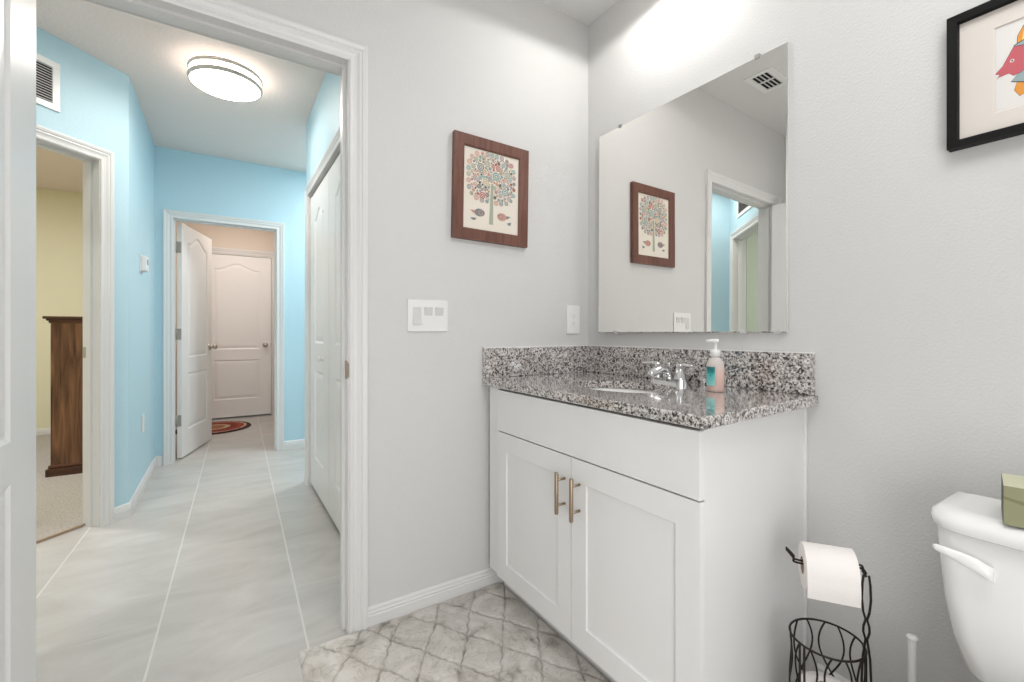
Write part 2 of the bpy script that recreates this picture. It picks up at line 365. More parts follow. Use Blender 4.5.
def wall(name, p0, p1, thick, front, back, openings=(), z1=H, end=None):
    """front face runs from p0 to p1 and looks to the right of it; the body lies to the left"""
    m = seg_mtx(p0, p1); L = math.hypot(p1[0]-p0[0], p1[1]-p0[1])
    b = MB(front, back, end or back); xs = [0.0]
    def piece(a, c, za, zb):
        if c-a > 1e-6 and zb-za > 1e-6: b.box((a, 0, za), (c, thick, zb), 0)
    cur = 0.0
    for (a, c, zt) in sorted(openings):
        piece(cur, a, 0, z1); piece(a, c, zt, z1); cur = c
    piece(cur, L, 0, z1)
    for f in b.bm.faces:
        n = f.normal if f.normal.length > 0.1 else None
        f.normal_update(); n = f.normal
        f.material_index = 0 if n.y < -0.5 else (1 if n.y > 0.5 else 2)
    for v in b.bm.verts: v.co = m @ v.co
    return struct(b.build(name))

def casing(name, p0, p1, s0, s1, zt, wd=0.066, th=0.017):
    """mitred door casing on the wall face p0->p1 (looking right), opening s0..s1 up to zt"""
    m = seg_mtx(p0, p1)
    prof = [(0, 0), (0, 0.007), (0.004, 0.0095), (0.012, 0.0095), (0.016, 0.007), (0.026, 0.0085), (0.036, 0.0135), (0.042, 0.012), (0.046, 0.0155), (0.058, 0.0175), (0.063, 0.0165), (wd, 0.012), (wd, 0)]
    b = MB('trim')
    def st(k):
        r = []
        for u, v in prof:
            x, z = [(s0-u, 0.0), (s0-u, zt+u), (s1+u, zt+u), (s1+u, 0.0)][k]
            r.append(m @ Vector((x, -v*th/0.0175, z)))
        return r
    S = [[b.bm.verts.new(p) for p in st(k)] for k in range(4)]
    n = len(prof)
    for a, c in zip(S, S[1:]):
        for i in range(n): b.bm.faces.new((a[i], a[(i+1) % n], c[(i+1) % n], c[i]))
    b.bm.faces.new(S[0]); b.bm.faces.new(S[3][::-1])
    return struct(b.build(name))
def jamb(name, p0, p1, s0, s1, zt, thick, stop=None, t=0.018):
    """lining of the opening s0..s1 with door stop strip at depth stop"""
    m = seg_mtx(p0, p1); b = MB('trim')
    b.box((s0, -0.002, 0), (s0+t, thick+0.002, zt), mtx=m); b.box((s1-t, -0.002, 0), (s1, thick+0.002, zt), mtx=m)
    b.box((s0+t, -0.002, zt-t), (s1-t, thick+0.002, zt), mtx=m)
    if stop is not None:
        q = 0.011
        b.box((s0+t, stop, 0), (s0+t+q, stop+0.032, zt-t), mtx=m); b.box((s1-t-q, stop, 0), (s1-t, stop+0.032, zt-t), mtx=m)
        b.box((s0+t+q, stop, zt-t-q), (s1-t-q, stop+0.032, zt-t), mtx=m)
    return struct(b.build(name))
def baseboard(name, pts, hgt=0.078):
    """moulded baseboard along a polyline of wall-foot points; the room lies to the right of it"""
    prof = [(0, 0), (0.013, 0), (0.013, hgt*0.60), (0.010, hgt*0.66), (0.0125, hgt*0.72), (0.009, hgt*0.82), (0.0095, hgt*0.9), (0.004, hgt), (0, hgt)]
    P = [Vector((p[0], p[1], 0)) for p in pts]; st = []
    for i, p in enumerate(P):
        ns = []
        if i > 0: d = (P[i]-P[i-1]).normalized(); ns.append(Vector((d.y, -d.x, 0)))
        if i < len(P)-1: d = (P[i+1]-P[i]).normalized(); ns.append(Vector((d.y, -d.x, 0)))
        n = ns[0] if len(ns) == 1 else (ns[0]+ns[1])/(1+ns[0].dot(ns[1]))
        st.append([p+n*u+Vector((0, 0, v)) for u, v in prof])
    b = MB('trim'); S = [[b.bm.verts.new(q) for q in r] for r in st]; n = len(prof)
    for a, c in zip(S, S[1:]):
        for i in range(n): b.bm.faces.new((a[i], a[(i+1) % n], c[(i+1) % n], c[i]))
    b.bm.faces.new(S[0]); b.bm.faces.new(S[-1][::-1])
    return struct(b.build(name))

def offset_poly(pts, d):
    """move a counter-clockwise outline (x,z) inwards by d"""
    n = len(pts); out = []
    for i in range(n):
        a, p, c = Vector(pts[i-1]), Vector(pts[i]), Vector(pts[(i+1) % n])
        d1 = (p-a).normalized(); d2 = (c-p).normalized(); n1 = Vector((-d1.y, d1.x)); n2 = Vector((-d2.y, d2.x))
        k = (n1+n2)/max(0.3, 1+n1.dot(n2)); out.append((p.x+k.x*d, p.y+k.y*d))
    return out
def panel_slab(b, wd, hg, th, panels, steps, faces=('f', 'b'), mi=0):
    """slab 0..wd, 0..th (front at y=0), 0..hg with moulded panels; steps = [(inset, depth), ...]"""
    bm = b.bm
    def face(y, sgn):
        vo = [bm.verts.new((x, y, z)) for x, z in ((0, 0), (wd, 0), (wd, hg), (0, hg))]
        es = [bm.edges.new((vo[i], vo[(i+1) % 4])) for i in range(4)]
        for pl in panels:
            ring = [bm.verts.new((x, y, z)) for x, z in pl]; n = len(ring)
            es += [bm.edges.new((ring[i], ring[(i+1) % n])) for i in range(n)]
            prev = ring
            for ins, dep in steps:
                q = [bm.verts.new((x, y+sgn*dep, z)) for x, z in offset_poly(pl, ins)]
                for i in range(n): bm.faces.new((prev[i], prev[(i+1) % n], q[(i+1) % n], q[i]))
                prev = q
            bm.faces.new(prev)
        bmesh.ops.triangle_fill(bm, use_beauty=True, edges=es)
        return vo
    def plain(y):
        vo = [bm.verts.new((x, y, z)) for x, z in ((0, 0), (wd, 0), (wd, hg), (0, hg))]; bm.faces.new(vo); return vo
    F = face(0.0, 1) if 'f' in faces else plain(0.0)
    B = face(th, -1) if 'b' in faces else plain(th)
    for i in range(4): bm.faces.new((F[i], F[(i+1) % 4], B[(i+1) % 4], B[i]))
    for f in bm.faces: f.material_index = mi
def rect(x0, x1, z0, z1): return [(x0, z0), (x1, z0), (x1, z1), (x0, z1)]
def arch(x0, x1, z0, zs, rise, n=14):
    pts = [(x0, z0), (x1, z0)]
    for i in range(n+1):
        t = i/n; u = 1-2*t
        k = max(0.0, 1-abs(u)/0.86)
        pts.append((x1+(x0-x1)*t, zs+rise*(0.5-0.5*math.cos(PI*k))))
    return pts
DSTEP = [(0.010, 0.006), (0.018, 0.0065), (0.024, 0.004), (0.048, 0.001)]
def door_leaf(name, wd, hg, th=0.035, stile=0.125, mid=0.85):
    b = MB('door')
    panel_slab(b, wd, hg, th, [rect(stile, wd-stile, 0.22, 0.715), arch(stile, wd-stile, mid, 1.855, 0.075)], DSTEP)
    return struct(b.build(name))
def knob(parent, x, z, y, sgn, mt='nickel'):
    b = MB(mt); m = Matrix.Translation((x, y, z)) @ Matrix.Rotation(PI/2*sgn, 4, 'X')
    b.lathe([(0, 0), (0.032, 0), (0.032, 0.004), (0.028, 0.008), (0.012, 0.010), (0.010, 0.026), (0.018, 0.033), (0.026, 0.042), (0.027, 0.052), (0.020, 0.062), (0, 0.065)], 24, mtx=m)
    return b.build('door_knob', parent)
def hinge(parent, z, x=0.0, y=0.0):
    b = MB('hinge'); b.box((x-0.0025, y+0.004, z-0.045), (x+0.0005, y+0.030, z+0.045)); b.cyl((x-0.004, y-0.004, z-0.045), (x-0.004, y-0.004, z+0.045), 0.006, 10)
    return b.build('hinge', parent)

# ------------------------------------------------------------------ the shell
fl = MB('tile'); fl.box((-4.9, -2.9, -0.12), (0.9, 5.4, 0.0)); struct(fl.build('floor'))
ce = MB('ceil'); ce.box((-2.2, -2.9, H), (0.9, 0.06, H+0.12)); struct(ce.build('ceiling'))
ch_ = MB('ceil_hall'); ch_.box((-4.9, 0.06, H), (0.9, 5.4, H+0.12)); ch_.box((-4.9, -2.9, H), (-2.2, 0.06, H+0.12)); struct(ch_.build('ceiling_hall'))
WT = 0.115
# bathroom (room lies to the right of each front line)
A0, A1 = (-2.12, 0.0), (0.0, 0.0)
OPA = (2.12-1.993, 2.12-1.120, 2.062)
wall('wall_back', A0, (0.115, 0.0), WT, 'wall', 'blue', [OPA], end='trim')
wall('wall_right', (0.0, 0.0), (0.0, -2.70), WT, 'wall', 'wall')
wall('wall_front', (0.115, -2.70), (-2.235, -2.70), WT, 'wall', 'wall')
wall('wall_left', (-2.12, -2.70), (-2.12, 0.0), WT, 'wall', 'wall')
casing('trim_1', A0, A1, OPA[0]+0.014, OPA[1]-0.015, OPA[2]-0.022, wd=0.060)
jamb('trim_2', A0, A1, *OPA, WT, stop=0.038)
casing('trim_3', (0.0, WT), (-2.72, WT), 1.120+0.014, 1.993-0.014, OPA[2]-0.018, wd=0.060)
baseboard('baseboard_back', [(-1.137+0.06, 0), (0, 0)]); baseboard('baseboard_right', [(0, -1.015), (0, -2.70)])
baseboard('baseboard_left', [(-2.12, -2.70), (-2.12, 0), (-2.045, 0)])
sp = MB('bronze'); sp.box((-1.1370, 0.004, 0.908), (-1.1395, 0.036, 0.974), bevel=0.0008); sp.box((-1.1370, -0.010, 0.916), (-1.1410, 0.006, 0.968), bevel=0.001)
spo = sp.build('strike_plate', bpy.data.objects['trim_2']); spo['label'] = 'bronze strike plate'
# hall
DG0 = Vector((-1.98, 1.777)); dgd = Vector((-1, -1)).normalized()
DL = 1.301
DG1 = DG0 + dgd*DL                                            # inner corner of the two slanted walls
dp = lambda s: (DG0.x+dgd.x*s, DG0.y+dgd.y*s)
E1 = (DG1.x+(DG1.y-WT), WT); EL = (DG1.y-WT)*math.sqrt(2)
wall('wall_hall_diagonal', (DG1.x, DG1.y), (DG0.x, DG0.y), WT, 'blue', 'yellow', [(DL-0.945, DL-0.139, 2.048)], end='blue')
wall('wall_hall_diagonal_second', E1, (DG1.x, DG1.y), WT, 'blue', 'sage', [(EL-0.905, EL-0.115, 2.048)], end='blue')
wall('wall_hall_left', (-1.98, 1.777), (-1.98, 2.945), WT, 'blue', 'yellow')
wall('wall_hall_far', (-1.98, 2.945), (0.6, 2.945), WT, 'blue', 'cream', [(0.099, 0.889, 2.035)])
CLX = -1.01
wall('wall_closet', (CLX, 1.87), (CLX, WT), WT, 'blue', 'cream', [(1.87-1.782, 1.87-0.43, 2.055)], end='blue')
wall('wall_closet_end', (0.6, 1.87), (CLX+WT, 1.87), WT, 'blue', 'cream')
wall('wall_hall_right', (0.6, 2.945), (0.6, WT), WT, 'blue', 'blue')
DGP = ((DG1.x, DG1.y), (DG0.x, DG0.y))
casing('trim_4', *DGP, DL-0.927, DL-0.153, 2.033, wd=0.060)
jamb('trim_5', *DGP, DL-0.945, DL-0.139, 2.048, WT, stop=0.045)
DGQ = (E1, (DG1.x, DG1.y))
casing('trim_14', *DGQ, EL-0.889, EL-0.131, 2.033, wd=0.060); jamb('trim_15', *DGQ, EL-0.905, EL-0.115, 2.048, WT, stop=0.045)
casing('trim_6', (-1.98, 2.945), (0.6, 2.945), 0.117, 0.871, 2.017, wd=0.064); jamb('trim_7', (-1.98, 2.945), (0.6, 2.945), 0.099, 0.889, 2.035, WT, stop=0.03)
casing('trim_8', (CLX, 1.87), (CLX, WT), 1.87-1.766, 1.87-0.446, 2.037, wd=0.066); jamb('trim_9', (CLX, 1.87), (CLX, WT), 1.87-1.782, 1.87-0.43, 2.055, WT)
e1 = dp(0.092-0.004); baseboard('baseboard_hall_left', [e1, (-1.98, 1.777), (-1.98, 2.945), (-1.98+0.050, 2.945)])
baseboard('baseboard_hall_far', [(-1.98+0.935, 2.945), (0.6, 2.945)])
baseboard('baseboard_closet_end', [(0.6, 1.87), (CLX, 1.87), (CLX, 1.832)])
# back room
wall('wall_back_room_left', (-1.98, 2.945+WT), (-1.98, 5.0), WT, 'cream', 'yellow')
wall('wall_back_room_far', (-2.095, 5.0), (-0.80, 5.0), WT, 'cream', 'cream', [(2.095-1.775, 2.095-0.972, 2.075)])
wall('wall_back_room_right', (-0.90, 5.0), (-0.90, 2.945+WT), WT, 'cream', 'cream')
BR = ((-2.095, 5.0), (-0.80, 5.0))
casing('trim_10', *BR, 0.326, 2.095-0.978, 2.069); jamb('trim_11', *BR, 0.32, 2.095-0.972, 2.075, WT)
baseboard('baseboard_back_room', [(-1.98, 3.10), (-1.98, 5.0), (-1.845, 5.0)])
# bedroom
wall('wall_bedroom_far', (-4.75, 4.93), (-2.095, 4.93), WT, 'yellow', 'yellow')
BX = -4.75; k2 = Vector((-1, 1)).normalized()*WT
wall('wall_bedroom_left', (BX, 0.75), (BX, 4.93), WT, 'yellow', 'yellow')
wall('wall_second_bedroom_left', (BX, -2.70), (BX, 0.75), WT, 'sage', 'sage')
wall('wall_bedroom_front', (DG1.x-0.02, DG1.y-0.05), (BX, DG1.y-0.05), WT, 'yellow', 'sage')
wall('wall_second_bedroom_front', (-2.235, -2.70), (BX, -2.70), WT, 'sage', 'sage')
wall('wall_second_bedroom_right', (-2.235, -2.70), (-2.235, WT), 0.004, 'sage', 'sage')
baseboard('baseboard_bedroom', [(-4.75, 4.93), (-2.095, 4.93)])
c1 = Vector(dp(0.139))+k2*0.87; c2 = Vector(DG1)+k2*0.87
cp = MB('carpet'); cp.prism([(BX, c2.y-0.06), (DG1.x-0.06, c2.y-0.06), tuple(c2), tuple(c1), (-2.095, c1.y+0.10), (-2.095, 4.93), (BX, 4.93)], 0.0, 0.012)
struct(cp.build('floor_carpet'))
q2 = Vector((-1, -1)).normalized()*0.1
cq = MB('carpet'); cq.prism([(BX, -2.70), (-2.235, -2.70), (-2.235, E1[1]+q2.y-0.04), (E1[0]+q2.x, E1[1]+q2.y), (DG1.x+q2.x, DG1.y+q2.y), (BX, DG1.y-0.06)], 0.0, 0.012)
struct(cq.build('floor_carpet_second'))
lp_ = MB('hinge'); lm_ = seg_mtx((DG1.x, DG1.y), (DG0.x, DG0.y)); lp_.box((DL-0.1585, 0.078, 0.935), (DL-0.1565, 0.116, 0.995), mtx=lm_); lp_.build('strike_plate', bpy.data.objects['trim_5'])
th_ = MB('card'); m_ = seg_mtx((dp(0.905)[0], dp(0.905)[1]), (dp(0.175)[0], dp(0.175)[1])); th_.box((0, 0.090, 0), (0.73, 0.103, 0.0135), mtx=m_)
struct(th_.build('trim_12'))

# ------------------------------------------------------------------ doors
d1 = door_leaf('door_1', 0.81, 2.015, stile=0.165, mid=0.812)         # bathroom door, swung open into the bathroom
d1.location = (-1.918, -0.006, 0.012); d1.rotation_euler = (0, 0, -PI/2)
# leaf runs along -y; its front (local y=0) must look to +x: mirror so that thickness goes to -x
d1.scale = (1, -1, 1)
for z in (0.25, 1.0, 1.80): hinge(d1, z, 0.0, 0.041)
knob(d1, 0.75, 0.93, 0.0, 1); knob(d1, 0.75, 0.93, 0.035, -1)
d2 = door_leaf('door_2', 0.715, 2.000)                      # open door at the end of the hall
d2.location = (-1.812, 3.068, 0.012); d2.rotation_euler = (0, 0, math.radians(74))
for z in (0.316, 1.052, 1.790):
    b = MB('hinge'); b.box((-0.003, 0.004, z-0.047), (0.0008, 0.033, z+0.047), bevel=0.0006); b.cyl((-0.004, 0.038, z-0.047), (-0.004, 0.038, z+0.047), 0.006, 12); b.build('hinge', d2)
knob(d2, 0.655, 0.925, 0.0, 1); knob(d2, 0.655, 0.925, 0.035, -1)
d3 = door_leaf('door_3', 0.76, 2.030, stile=0.13)           # closed back door
d3.location = (-1.755, 4.990, 0.020)
knob(d3, 0.695, 0.900, 0.0, 1)
kb = MB('nickel'); kb.lathe([(0, 0), (0.026, 0), (0.026, 0.004), (0, 0.010)], 20, mtx=Matrix.Translation((0.695, 0.0, 1.04)) @ Matrix.Rotation(PI/2, 4, 'X')); 
kb.bm.free()
hb = MB('hinge'); hb.box((0.757, -0.006, 0.87), (0.764, 0.0, 0.93)); hb.build('latch_plate', d3)
def closet_leaf(name, y_hi):
    b = MB('door'); panel_slab(b, 0.648, 1.985, 0.032, [rect(0.165, 0.648-0.165, 0.21, 0.80), arch(0.165, 0.648-0.165, 0.98, 1.80, 0.055)], DSTEP)
    o = struct(b.build(name)); o.location = (CLX+0.012, y_hi, 0.028); o.rotation_euler = (0, 0, -PI/2)
    kk = MB('plastic'); kk.lathe([(0, 0), (0.012, 0), (0.008, 0.006), (0.009, 0.014), (0.017, 0.022), (0.018, 0.028), (0.012, 0.034), (0, 0.035)], 20, mtx=Matrix.Translation((0.485, 0.0, 0.885)) @ Matrix.Rotation(PI/2, 4, 'X'))
    kk.build('door_knob', o); return o
closet_leaf('door_4', 1.756); closet_leaf('door_5', 1.101)
tr = MB('nickel'); tr.box((CLX+0.02, 0.46, 2.014), (CLX+0.045, 1.744, 2.022)); struct(tr.build('trim_13'))

# ------------------------------------------------------------------ vanity
VY0, VY1 = -0.030, -1.006
van = empty('vanity_cabinet', (0, 0, 0), 0, 'white shaker vanity cabinet with two doors under the granite counter', 'cabinet')
b = MB('cab', 'gap')
b.prism([(-0.562, -1.014), (-0.002, -0.978), (-0.002, -0.960), (-0.562, -0.996)], 0.0955, 0.853, 0)
b.box((-0.562, VY0-0.018, 0.0955), (-0.002, VY0, 0.853), 0)
b.box((-0.562, -0.9958, 0.0955), (-0.544, VY0-0.0182, 0.853), 0)
b.prism([(-0.5438, -0.9945), (-0.002, -0.9598), (-0.002, VY0-0.0182), (-0.5438, VY0-0.0182)], 0.0955, 0.1135, 0)
b.prism([(-0.505, -1.009), (-0.002, -0.977), (-0.002, -0.959), (-0.505, -0.991)], 0.0, 0.095, 0)
b.box((-0.505, VY0-0.018, 0.0), (-0.002, VY0, 0.095), 0); b.box((-0.505, -0.9908, 0.0), (-0.488, VY0-0.0182, 0.095), 0)
b.box((-0.566, VY1+0.003, 0.105), (-0.5625, VY0-0.05, 0.848), 1)  # dark sheet behind the fronts: shade of their gaps as colour
b.build('body', van)
# left filler strip and scribe mould at the wall
b = MB('cab'); b.box((-0.572, -0.104, 0.095), (-0.562, -0.024, 0.853), bevel=0.001); b.build('filler_strip', van)
b = MB('cab'); b.box((-0.012, -0.986, 0.0), (-0.001, -0.979, 0.853)); b.build('scribe_strip', van)
def front(name, y_hi, y_lo, z0, z1, shaker):
    b = MB('cab'); wd = y_hi-y_lo; hg = z1-z0
    if shaker: panel_slab(b, wd, hg, 0.019, [rect(0.066, wd-0.066, 0.070, hg-0.070)], [(0.001, 0.0005), (0.002, 0.0065)], ('f',))
    else: b.box((0, 0, 0), (wd, 0.019, hg), bevel=0.0015)
    o = b.build(name, van); o.location = (-0.585, y_hi, z0); o.rotation_euler = (0, 0, -PI/2); return o
front('drawer_front', -0.108, -1.018, 0.6845, 0.846, False)
dl = front('door', -0.108, -0.5615, 0.100, 0.6805, True); dr = front('door', -0.5645, -1.018, 0.100, 0.6805, True)
def bar_pull(door, x):
    b = MB('bronze'); z0, z1 = 0.398, 0.530
    b.tube([(x, -0.034, z0), (x, -0.034, z0+0.003), (x, -0.034, z1-0.003), (x, -0.034, z1)], [0.0058, 0.0066, 0.0066, 0.0058], 16)
    for z in (z0+0.027, z1-0.024): b.cyl((x, 0.0, z), (x, -0.033, z), 0.0042, 14)
    h = b.build('handle', door); h['label'] = 'brushed bronze bar handle'; return h
bar_pull(dl, 0.4535-0.030); bar_pull(dr, 0.039)

# worktop with an oval cut-out
CT, CB = 0.885, 0.855
wt = empty('countertop', (0, 0, 0), 0, 'speckled grey granite vanity counter with splashes along both walls', 'countertop')
SKX, SKY, SAX, SAY = -0.315, -0.525, 0.155, 0.205
b = MB('granite'); bm = b.bm
X0, X1, Y0, Y1 = -0.602, -0.001, -1.034, -0.001
def rounded_outline():
    r = 0.006; pts = []
    for cx, cy, a0 in ((X0+r, Y1-r, 90), (X0+r, Y0+r, 180), (X1-r, Y0+r, 270), (X1-r, Y1-r, 0)):
        for i in range(5): a = math.radians(a0+90*i/4); pts.append((cx+r*math.cos(a), cy+r*math.sin(a)))
    return pts
outl = [(x+0.004*(x < -0.3), y if y > -0.5 else y+(0.006-(x+0.602)/0.601*0.0)*0+(x+0.602)/0.601*0.024-0.008) for x, y in rounded_outline()]; hole = [(SKX+SAX*math.cos(2*PI*i/64), SKY+SAY*math.sin(2*PI*i/64)) for i in range(64)]
def cap(z, shr):
    vo = [bm.verts.new((max(X0+0.004+shr, x), y+(shr if y < -0.9 else 0), z)) for x, y in outl]; vh = [bm.verts.new((x, y, z)) for x, y in hole]
    es = [bm.edges.new((vo[i], vo[(i+1) % len(vo)])) for i in range(len(vo))] + [bm.edges.new((vh[i], vh[(i+1) % 64])) for i in range(64)]
    bmesh.ops.triangle_fill(bm, use_beauty=True, edges=es); return vo, vh
to, thh = cap(CT, 0.003); bo, bh = cap(CB, 0.003)
ma = [bm.verts.new((x, y, CT-0.003)) for x, y in outl]; mb_ = [bm.verts.new((x, y, CB+0.003)) for x, y in outl]
for A_, B_ in ((to, ma), (ma, mb_), (mb_, bo), (thh, bh)):
    n = len(A_)
    for i in range(n): bm.faces.new((A_[i], A_[(i+1) % n], B_[(i+1) % n], B_[i]))
b.build('slab', wt)
b = MB('granite'); b.box((-0.022, -1.008, CT+0.0005), (-0.001, -0.0225, CT+0.126), bevel=0.0015); b.build('backsplash', wt)
b = MB('granite'); b.box((-0.594, -0.0215, CT+0.0005), (-0.001, -0.001, CT+0.126), bevel=0.0015); b.build('side_splash', wt)
b = MB('plastic'); b.prism([(-0.012, -1.007), (-0.0005, -1.007), (-0.0005, -0.0005), (-0.593, -0.0005), (-0.593, -0.012), (-0.012, -0.012)], CT+0.1255, CT+0.1295); b.build('splash_top_glint', wt)  # white strip added for the bright light on the splash tops
# undermount sink
sk = empty('sink', (SKX, SKY, CB-0.001), 0, 'white oval undermount basin set in the granite counter', 'sink')
b = MB('porcelain'); pr = [(1.09, 0.0), (1.02, 0.0), (1.0, -0.006), (0.97, -0.035), (0.90, -0.075), (0.75, -0.115), (0.5, -0.138), (0.16, -0.145)]
b.lathe([(r, z) for r, z in pr] + [(0.16, -0.155), (0.5, -0.149), (0.78, -0.125), (0.95, -0.08), (1.02, -0.035), (1.09, -0.012), (1.09, 0.0)], 64, sx=SAX, sy=SAY)
b.build('basin', sk)
b = MB('chrome'); b.lathe([(0, -0.140), (0.014, -0.140), (0.022, -0.141), (0.029, -0.1425), (0.031, -0.1455)], 24); b.build('drain', sk)
# faucet: low centre-set spout with two levers
FX, FY = -0.078, -0.535
fa = empty('faucet', (FX, FY, CT), 0, 'polished chrome faucet with two lever handles behind the basin', 'faucet')
b = MB('chrome')
def stadium(l, r, n=10):
    return [(r*math.cos(a), l+r*math.sin(a)) for a in [PI*i/n for i in range(n+1)]] + [(r*math.cos(a), -l+r*math.sin(a)) for a in [PI+PI*i/n for i in range(n+1)]]
b.prism(stadium(0.052, 0.027), 0, 0.012); b.prism(stadium(0.052, 0.024), 0.012, 0.017); b.build('base_plate', fa)
b = MB('chrome')
P0 = [(0.0, 0, 0.014), (0.0, 0, 0.032), (-0.010, 0, 0.047), (-0.036, 0, 0.055), (-0.070, 0, 0.049), (-0.098, 0, 0.036), (-0.104, 0, 0.027)]
b.tube(P0, [0.022, 0.020, 0.018, 0.0165, 0.0155, 0.0145, 0.0135], 18); b.cyl((0.004, 0, 0.045), (0.004, 0, 0.078), 0.0035, 10); b.build('spout', fa)
for s in (1, -1):
    b = MB('chrome')
    b.lathe([(0.021, 0.014), (0.019, 0.030), (0.014, 0.046), (0.013, 0.060), (0.016, 0.066), (0.014, 0.074), (0, 0.076)], 24, mtx=Matrix.Translation((0, s*0.052, 0)))
    b.tube([(0.0, s*0.050, 0.069), (-0.004, s*0.075, 0.071), (-0.012, s*0.100, 0.070), (-0.018, s*0.116, 0.067)], [0.009, 0.0075, 0.0065, 0.0055], 14)
    b.build('handle', fa)

# mirror
mir = empty('mirror', (-0.0320, -0.103, 1.0750), 0.0, 'frameless rectangular wall mirror above the vanity, held by clips', 'mirror')
mir.rotation_euler = (0, 0.006, 0.021)
MW, MH = 0.829, 0.921
b = MB('mirror', 'plastic2'); b.box((0, -MW, 0), (0.012, 0, MH), 1)
for f in b.bm.faces:
    f.normal_update()
    if f.normal.x < -0.9: f.material_index = 0
# polished edge: a narrow bevel
es = [e for e in b.bm.edges if all(abs(v.co.x) < 1e-6 for v in e.verts)]
bmesh.ops.bevel(b.bm, geom=es, offset=0.003, segments=1, affect='EDGES')
b.build('glass', mir)
for (y, z, dz) in ((-0.132, MH, 1), (-0.735, MH, 1), (-0.105, 0, -1), (-0.69, 0, -1), (-0.80, 0, -1)):
    b = MB('hinge' if dz > 0 else 'clip'); b.box((-0.004, y-0.008, z-0.008*dz), (-0.001, y+0.008, z+0.006*dz), bevel=0.001); b.box((-0.004, y-0.008, z), (0.018, y+0.008, z+0.005*dz)); b.build('clip', mir)

# ------------------------------------------------------------------ pictures
def frame_mesh(b, wd, hg, bw, dp_, mi=0, lip=0.004):
    """picture frame bars, mitred, front at y=-dp_, wall at y=0, centred at origin in x,z"""
    prof = [(0, 0), (0, -dp_), (bw*0.9, -dp_+0.001), (bw, -dp_+lip), (bw, -0.006), (bw*0.8, 0)]
    cor = [(-1, -1), (1, -1), (1, 1), (-1, 1)]
    S = [[b.bm.verts.new((sx*(wd/2-u), v, sz*(hg/2-u))) for u, v in prof] for sx, sz in cor]; n = len(prof)
    for k in range(4):
        a, c = S[k], S[(k+1) % 4]
        for i in range(n):
            f = b.bm.faces.new((a[i], a[(i+1) % n], c[(i+1) % n], c[i])); f.material_index = mi
p1 = empty('framed_picture', (-0.5545, -0.001, 1.6695), 0, 'brown wood framed print of a dotted tree and two birds', 'picture')
p1.rotation_euler = (0, math.radians(1.0), 0)
b = MB('brownframe'); frame_mesh(b, 0.362, 0.429, 0.047, 0.020); b.build('frame', p1)
AN = ['ptl', 'pred', 'psal', 'psage', 'pgrey', 'pdark', 'plil', 'ptan', 'ptrunk']
b = MB('art_paper', *AN); b.box((-0.142, -0.010, -0.174), (0.142, -0.004, 0.174), 0)
rnd = random.Random(5); yy = [-0.0104]
def disc(b, x, z, r, mi, n=18):
    yy[0] -= 0.0000025; b.flat([(x+r*math.cos(-2*PI*i/n), yy[0], z+r*math.sin(-2*PI*i/n)) for i in range(n)], mi)
def blob(b, pts, mi): yy[0] -= 0.000003; b.flat([(x, yy[0], z) for x, z in pts], mi)
blob(b, [(-0.011, -0.138), (0.009, -0.138), (0.007, 0.035), (-0.004, 0.035)], 9)
def inside(x, z):
    # rounded, slightly egg-shaped crown
    return abs(x/0.116)**3.6+abs((z-0.055)/0.103)**3.6 < 1
placed = []
def ringed(x, z, r, c):
    disc(b, x, z, r, c)
    if r > 0.006: disc(b, x, z, r*0.68, 0 if r > 0.0085 else 8); disc(b, x, z, r*0.52, c)
    if r > 0.009: disc(b, x, z, r*0.22, 0)
for i in range(28):                                       # the rim of the crown
    a = 2*PI*i/28; ca, sa = math.cos(a), math.sin(a)
    k = (abs(ca/0.116)**3.6+abs(sa/0.103)**3.6)**(-1/3.6)*0.955
    x, z = k*ca, 0.055+k*sa; r = rnd.choice([0.0095, 0.0105, 0.0085, 0.0110])
    if abs(x) < 0.014 and z < 0: continue
    placed.append((x, z, r)); ringed(x, z, r, rnd.choice([1, 2, 3, 4, 5, 5, 7, 7, 3, 1]))
for (x, z, r, c) in ((-0.055, 0.095, 0.016, 5), (-0.022, 0.115, 0.013, 4), (0.030, 0.105, 0.012, 2), (0.020, 0.070, 0.017, 1), (0.075, 0.085, 0.014, 4), (0.066, 0.010, 0.016, 1), (-0.045, -0.022, 0.014, 2), (-0.030, 0.035, 0.015, 8), (-0.080, 0.045, 0.011, 7), (0.085, -0.015, 0.010, 7), (0.040, 0.035, 0.008, 6)):
    placed.append((x, z, r)); ringed(x, z, r, c)
tries = 0
while tries < 9000 and len(placed) < 210:
    tries += 1; x = rnd.uniform(-0.11, 0.11); z = rnd.uniform(-0.045, 0.155)
    if not inside(x*1.06, 0.055+(z-0.055)*1.06): continue
    if abs(x) < 0.012 and z < 0.04: continue
    dmin = min(math.hypot(x-q[0], z-q[1])-q[2] for q in placed)
    r = min(0.0098, dmin-0.0010)
    if r < 0.0026: continue
    placed.append((x, z, r)); ringed(x, z, r, rnd.choice([1, 2, 3, 3, 4, 5, 6, 7, 8, 1]))
def bird(cx, cz, s, c1, c2):
    body = [(cx+s*0.025*math.cos(a)*(1.0 if math.cos(a)*1 > 0 else 0.9), cz+0.016*math.sin(a)) for a in [-2*PI*i/20 for i in range(20)]]
    blob(b, body, c1); blob(b, [(cx-s*0.022, cz+0.008), (cx-s*0.022, cz-0.008), (cx-s*0.044, cz+0.006)][::s], c2); disc(b, cx+s*0.006, cz, 0.011, c2); disc(b, cx+s*0.006, cz, 0.008, c1); disc(b, cx+s*0.018, cz+0.006, 0.002, 6)
bird(-0.058, -0.096, 1, 5, 3); bird(0.052, -0.098, -1, 3, 5)
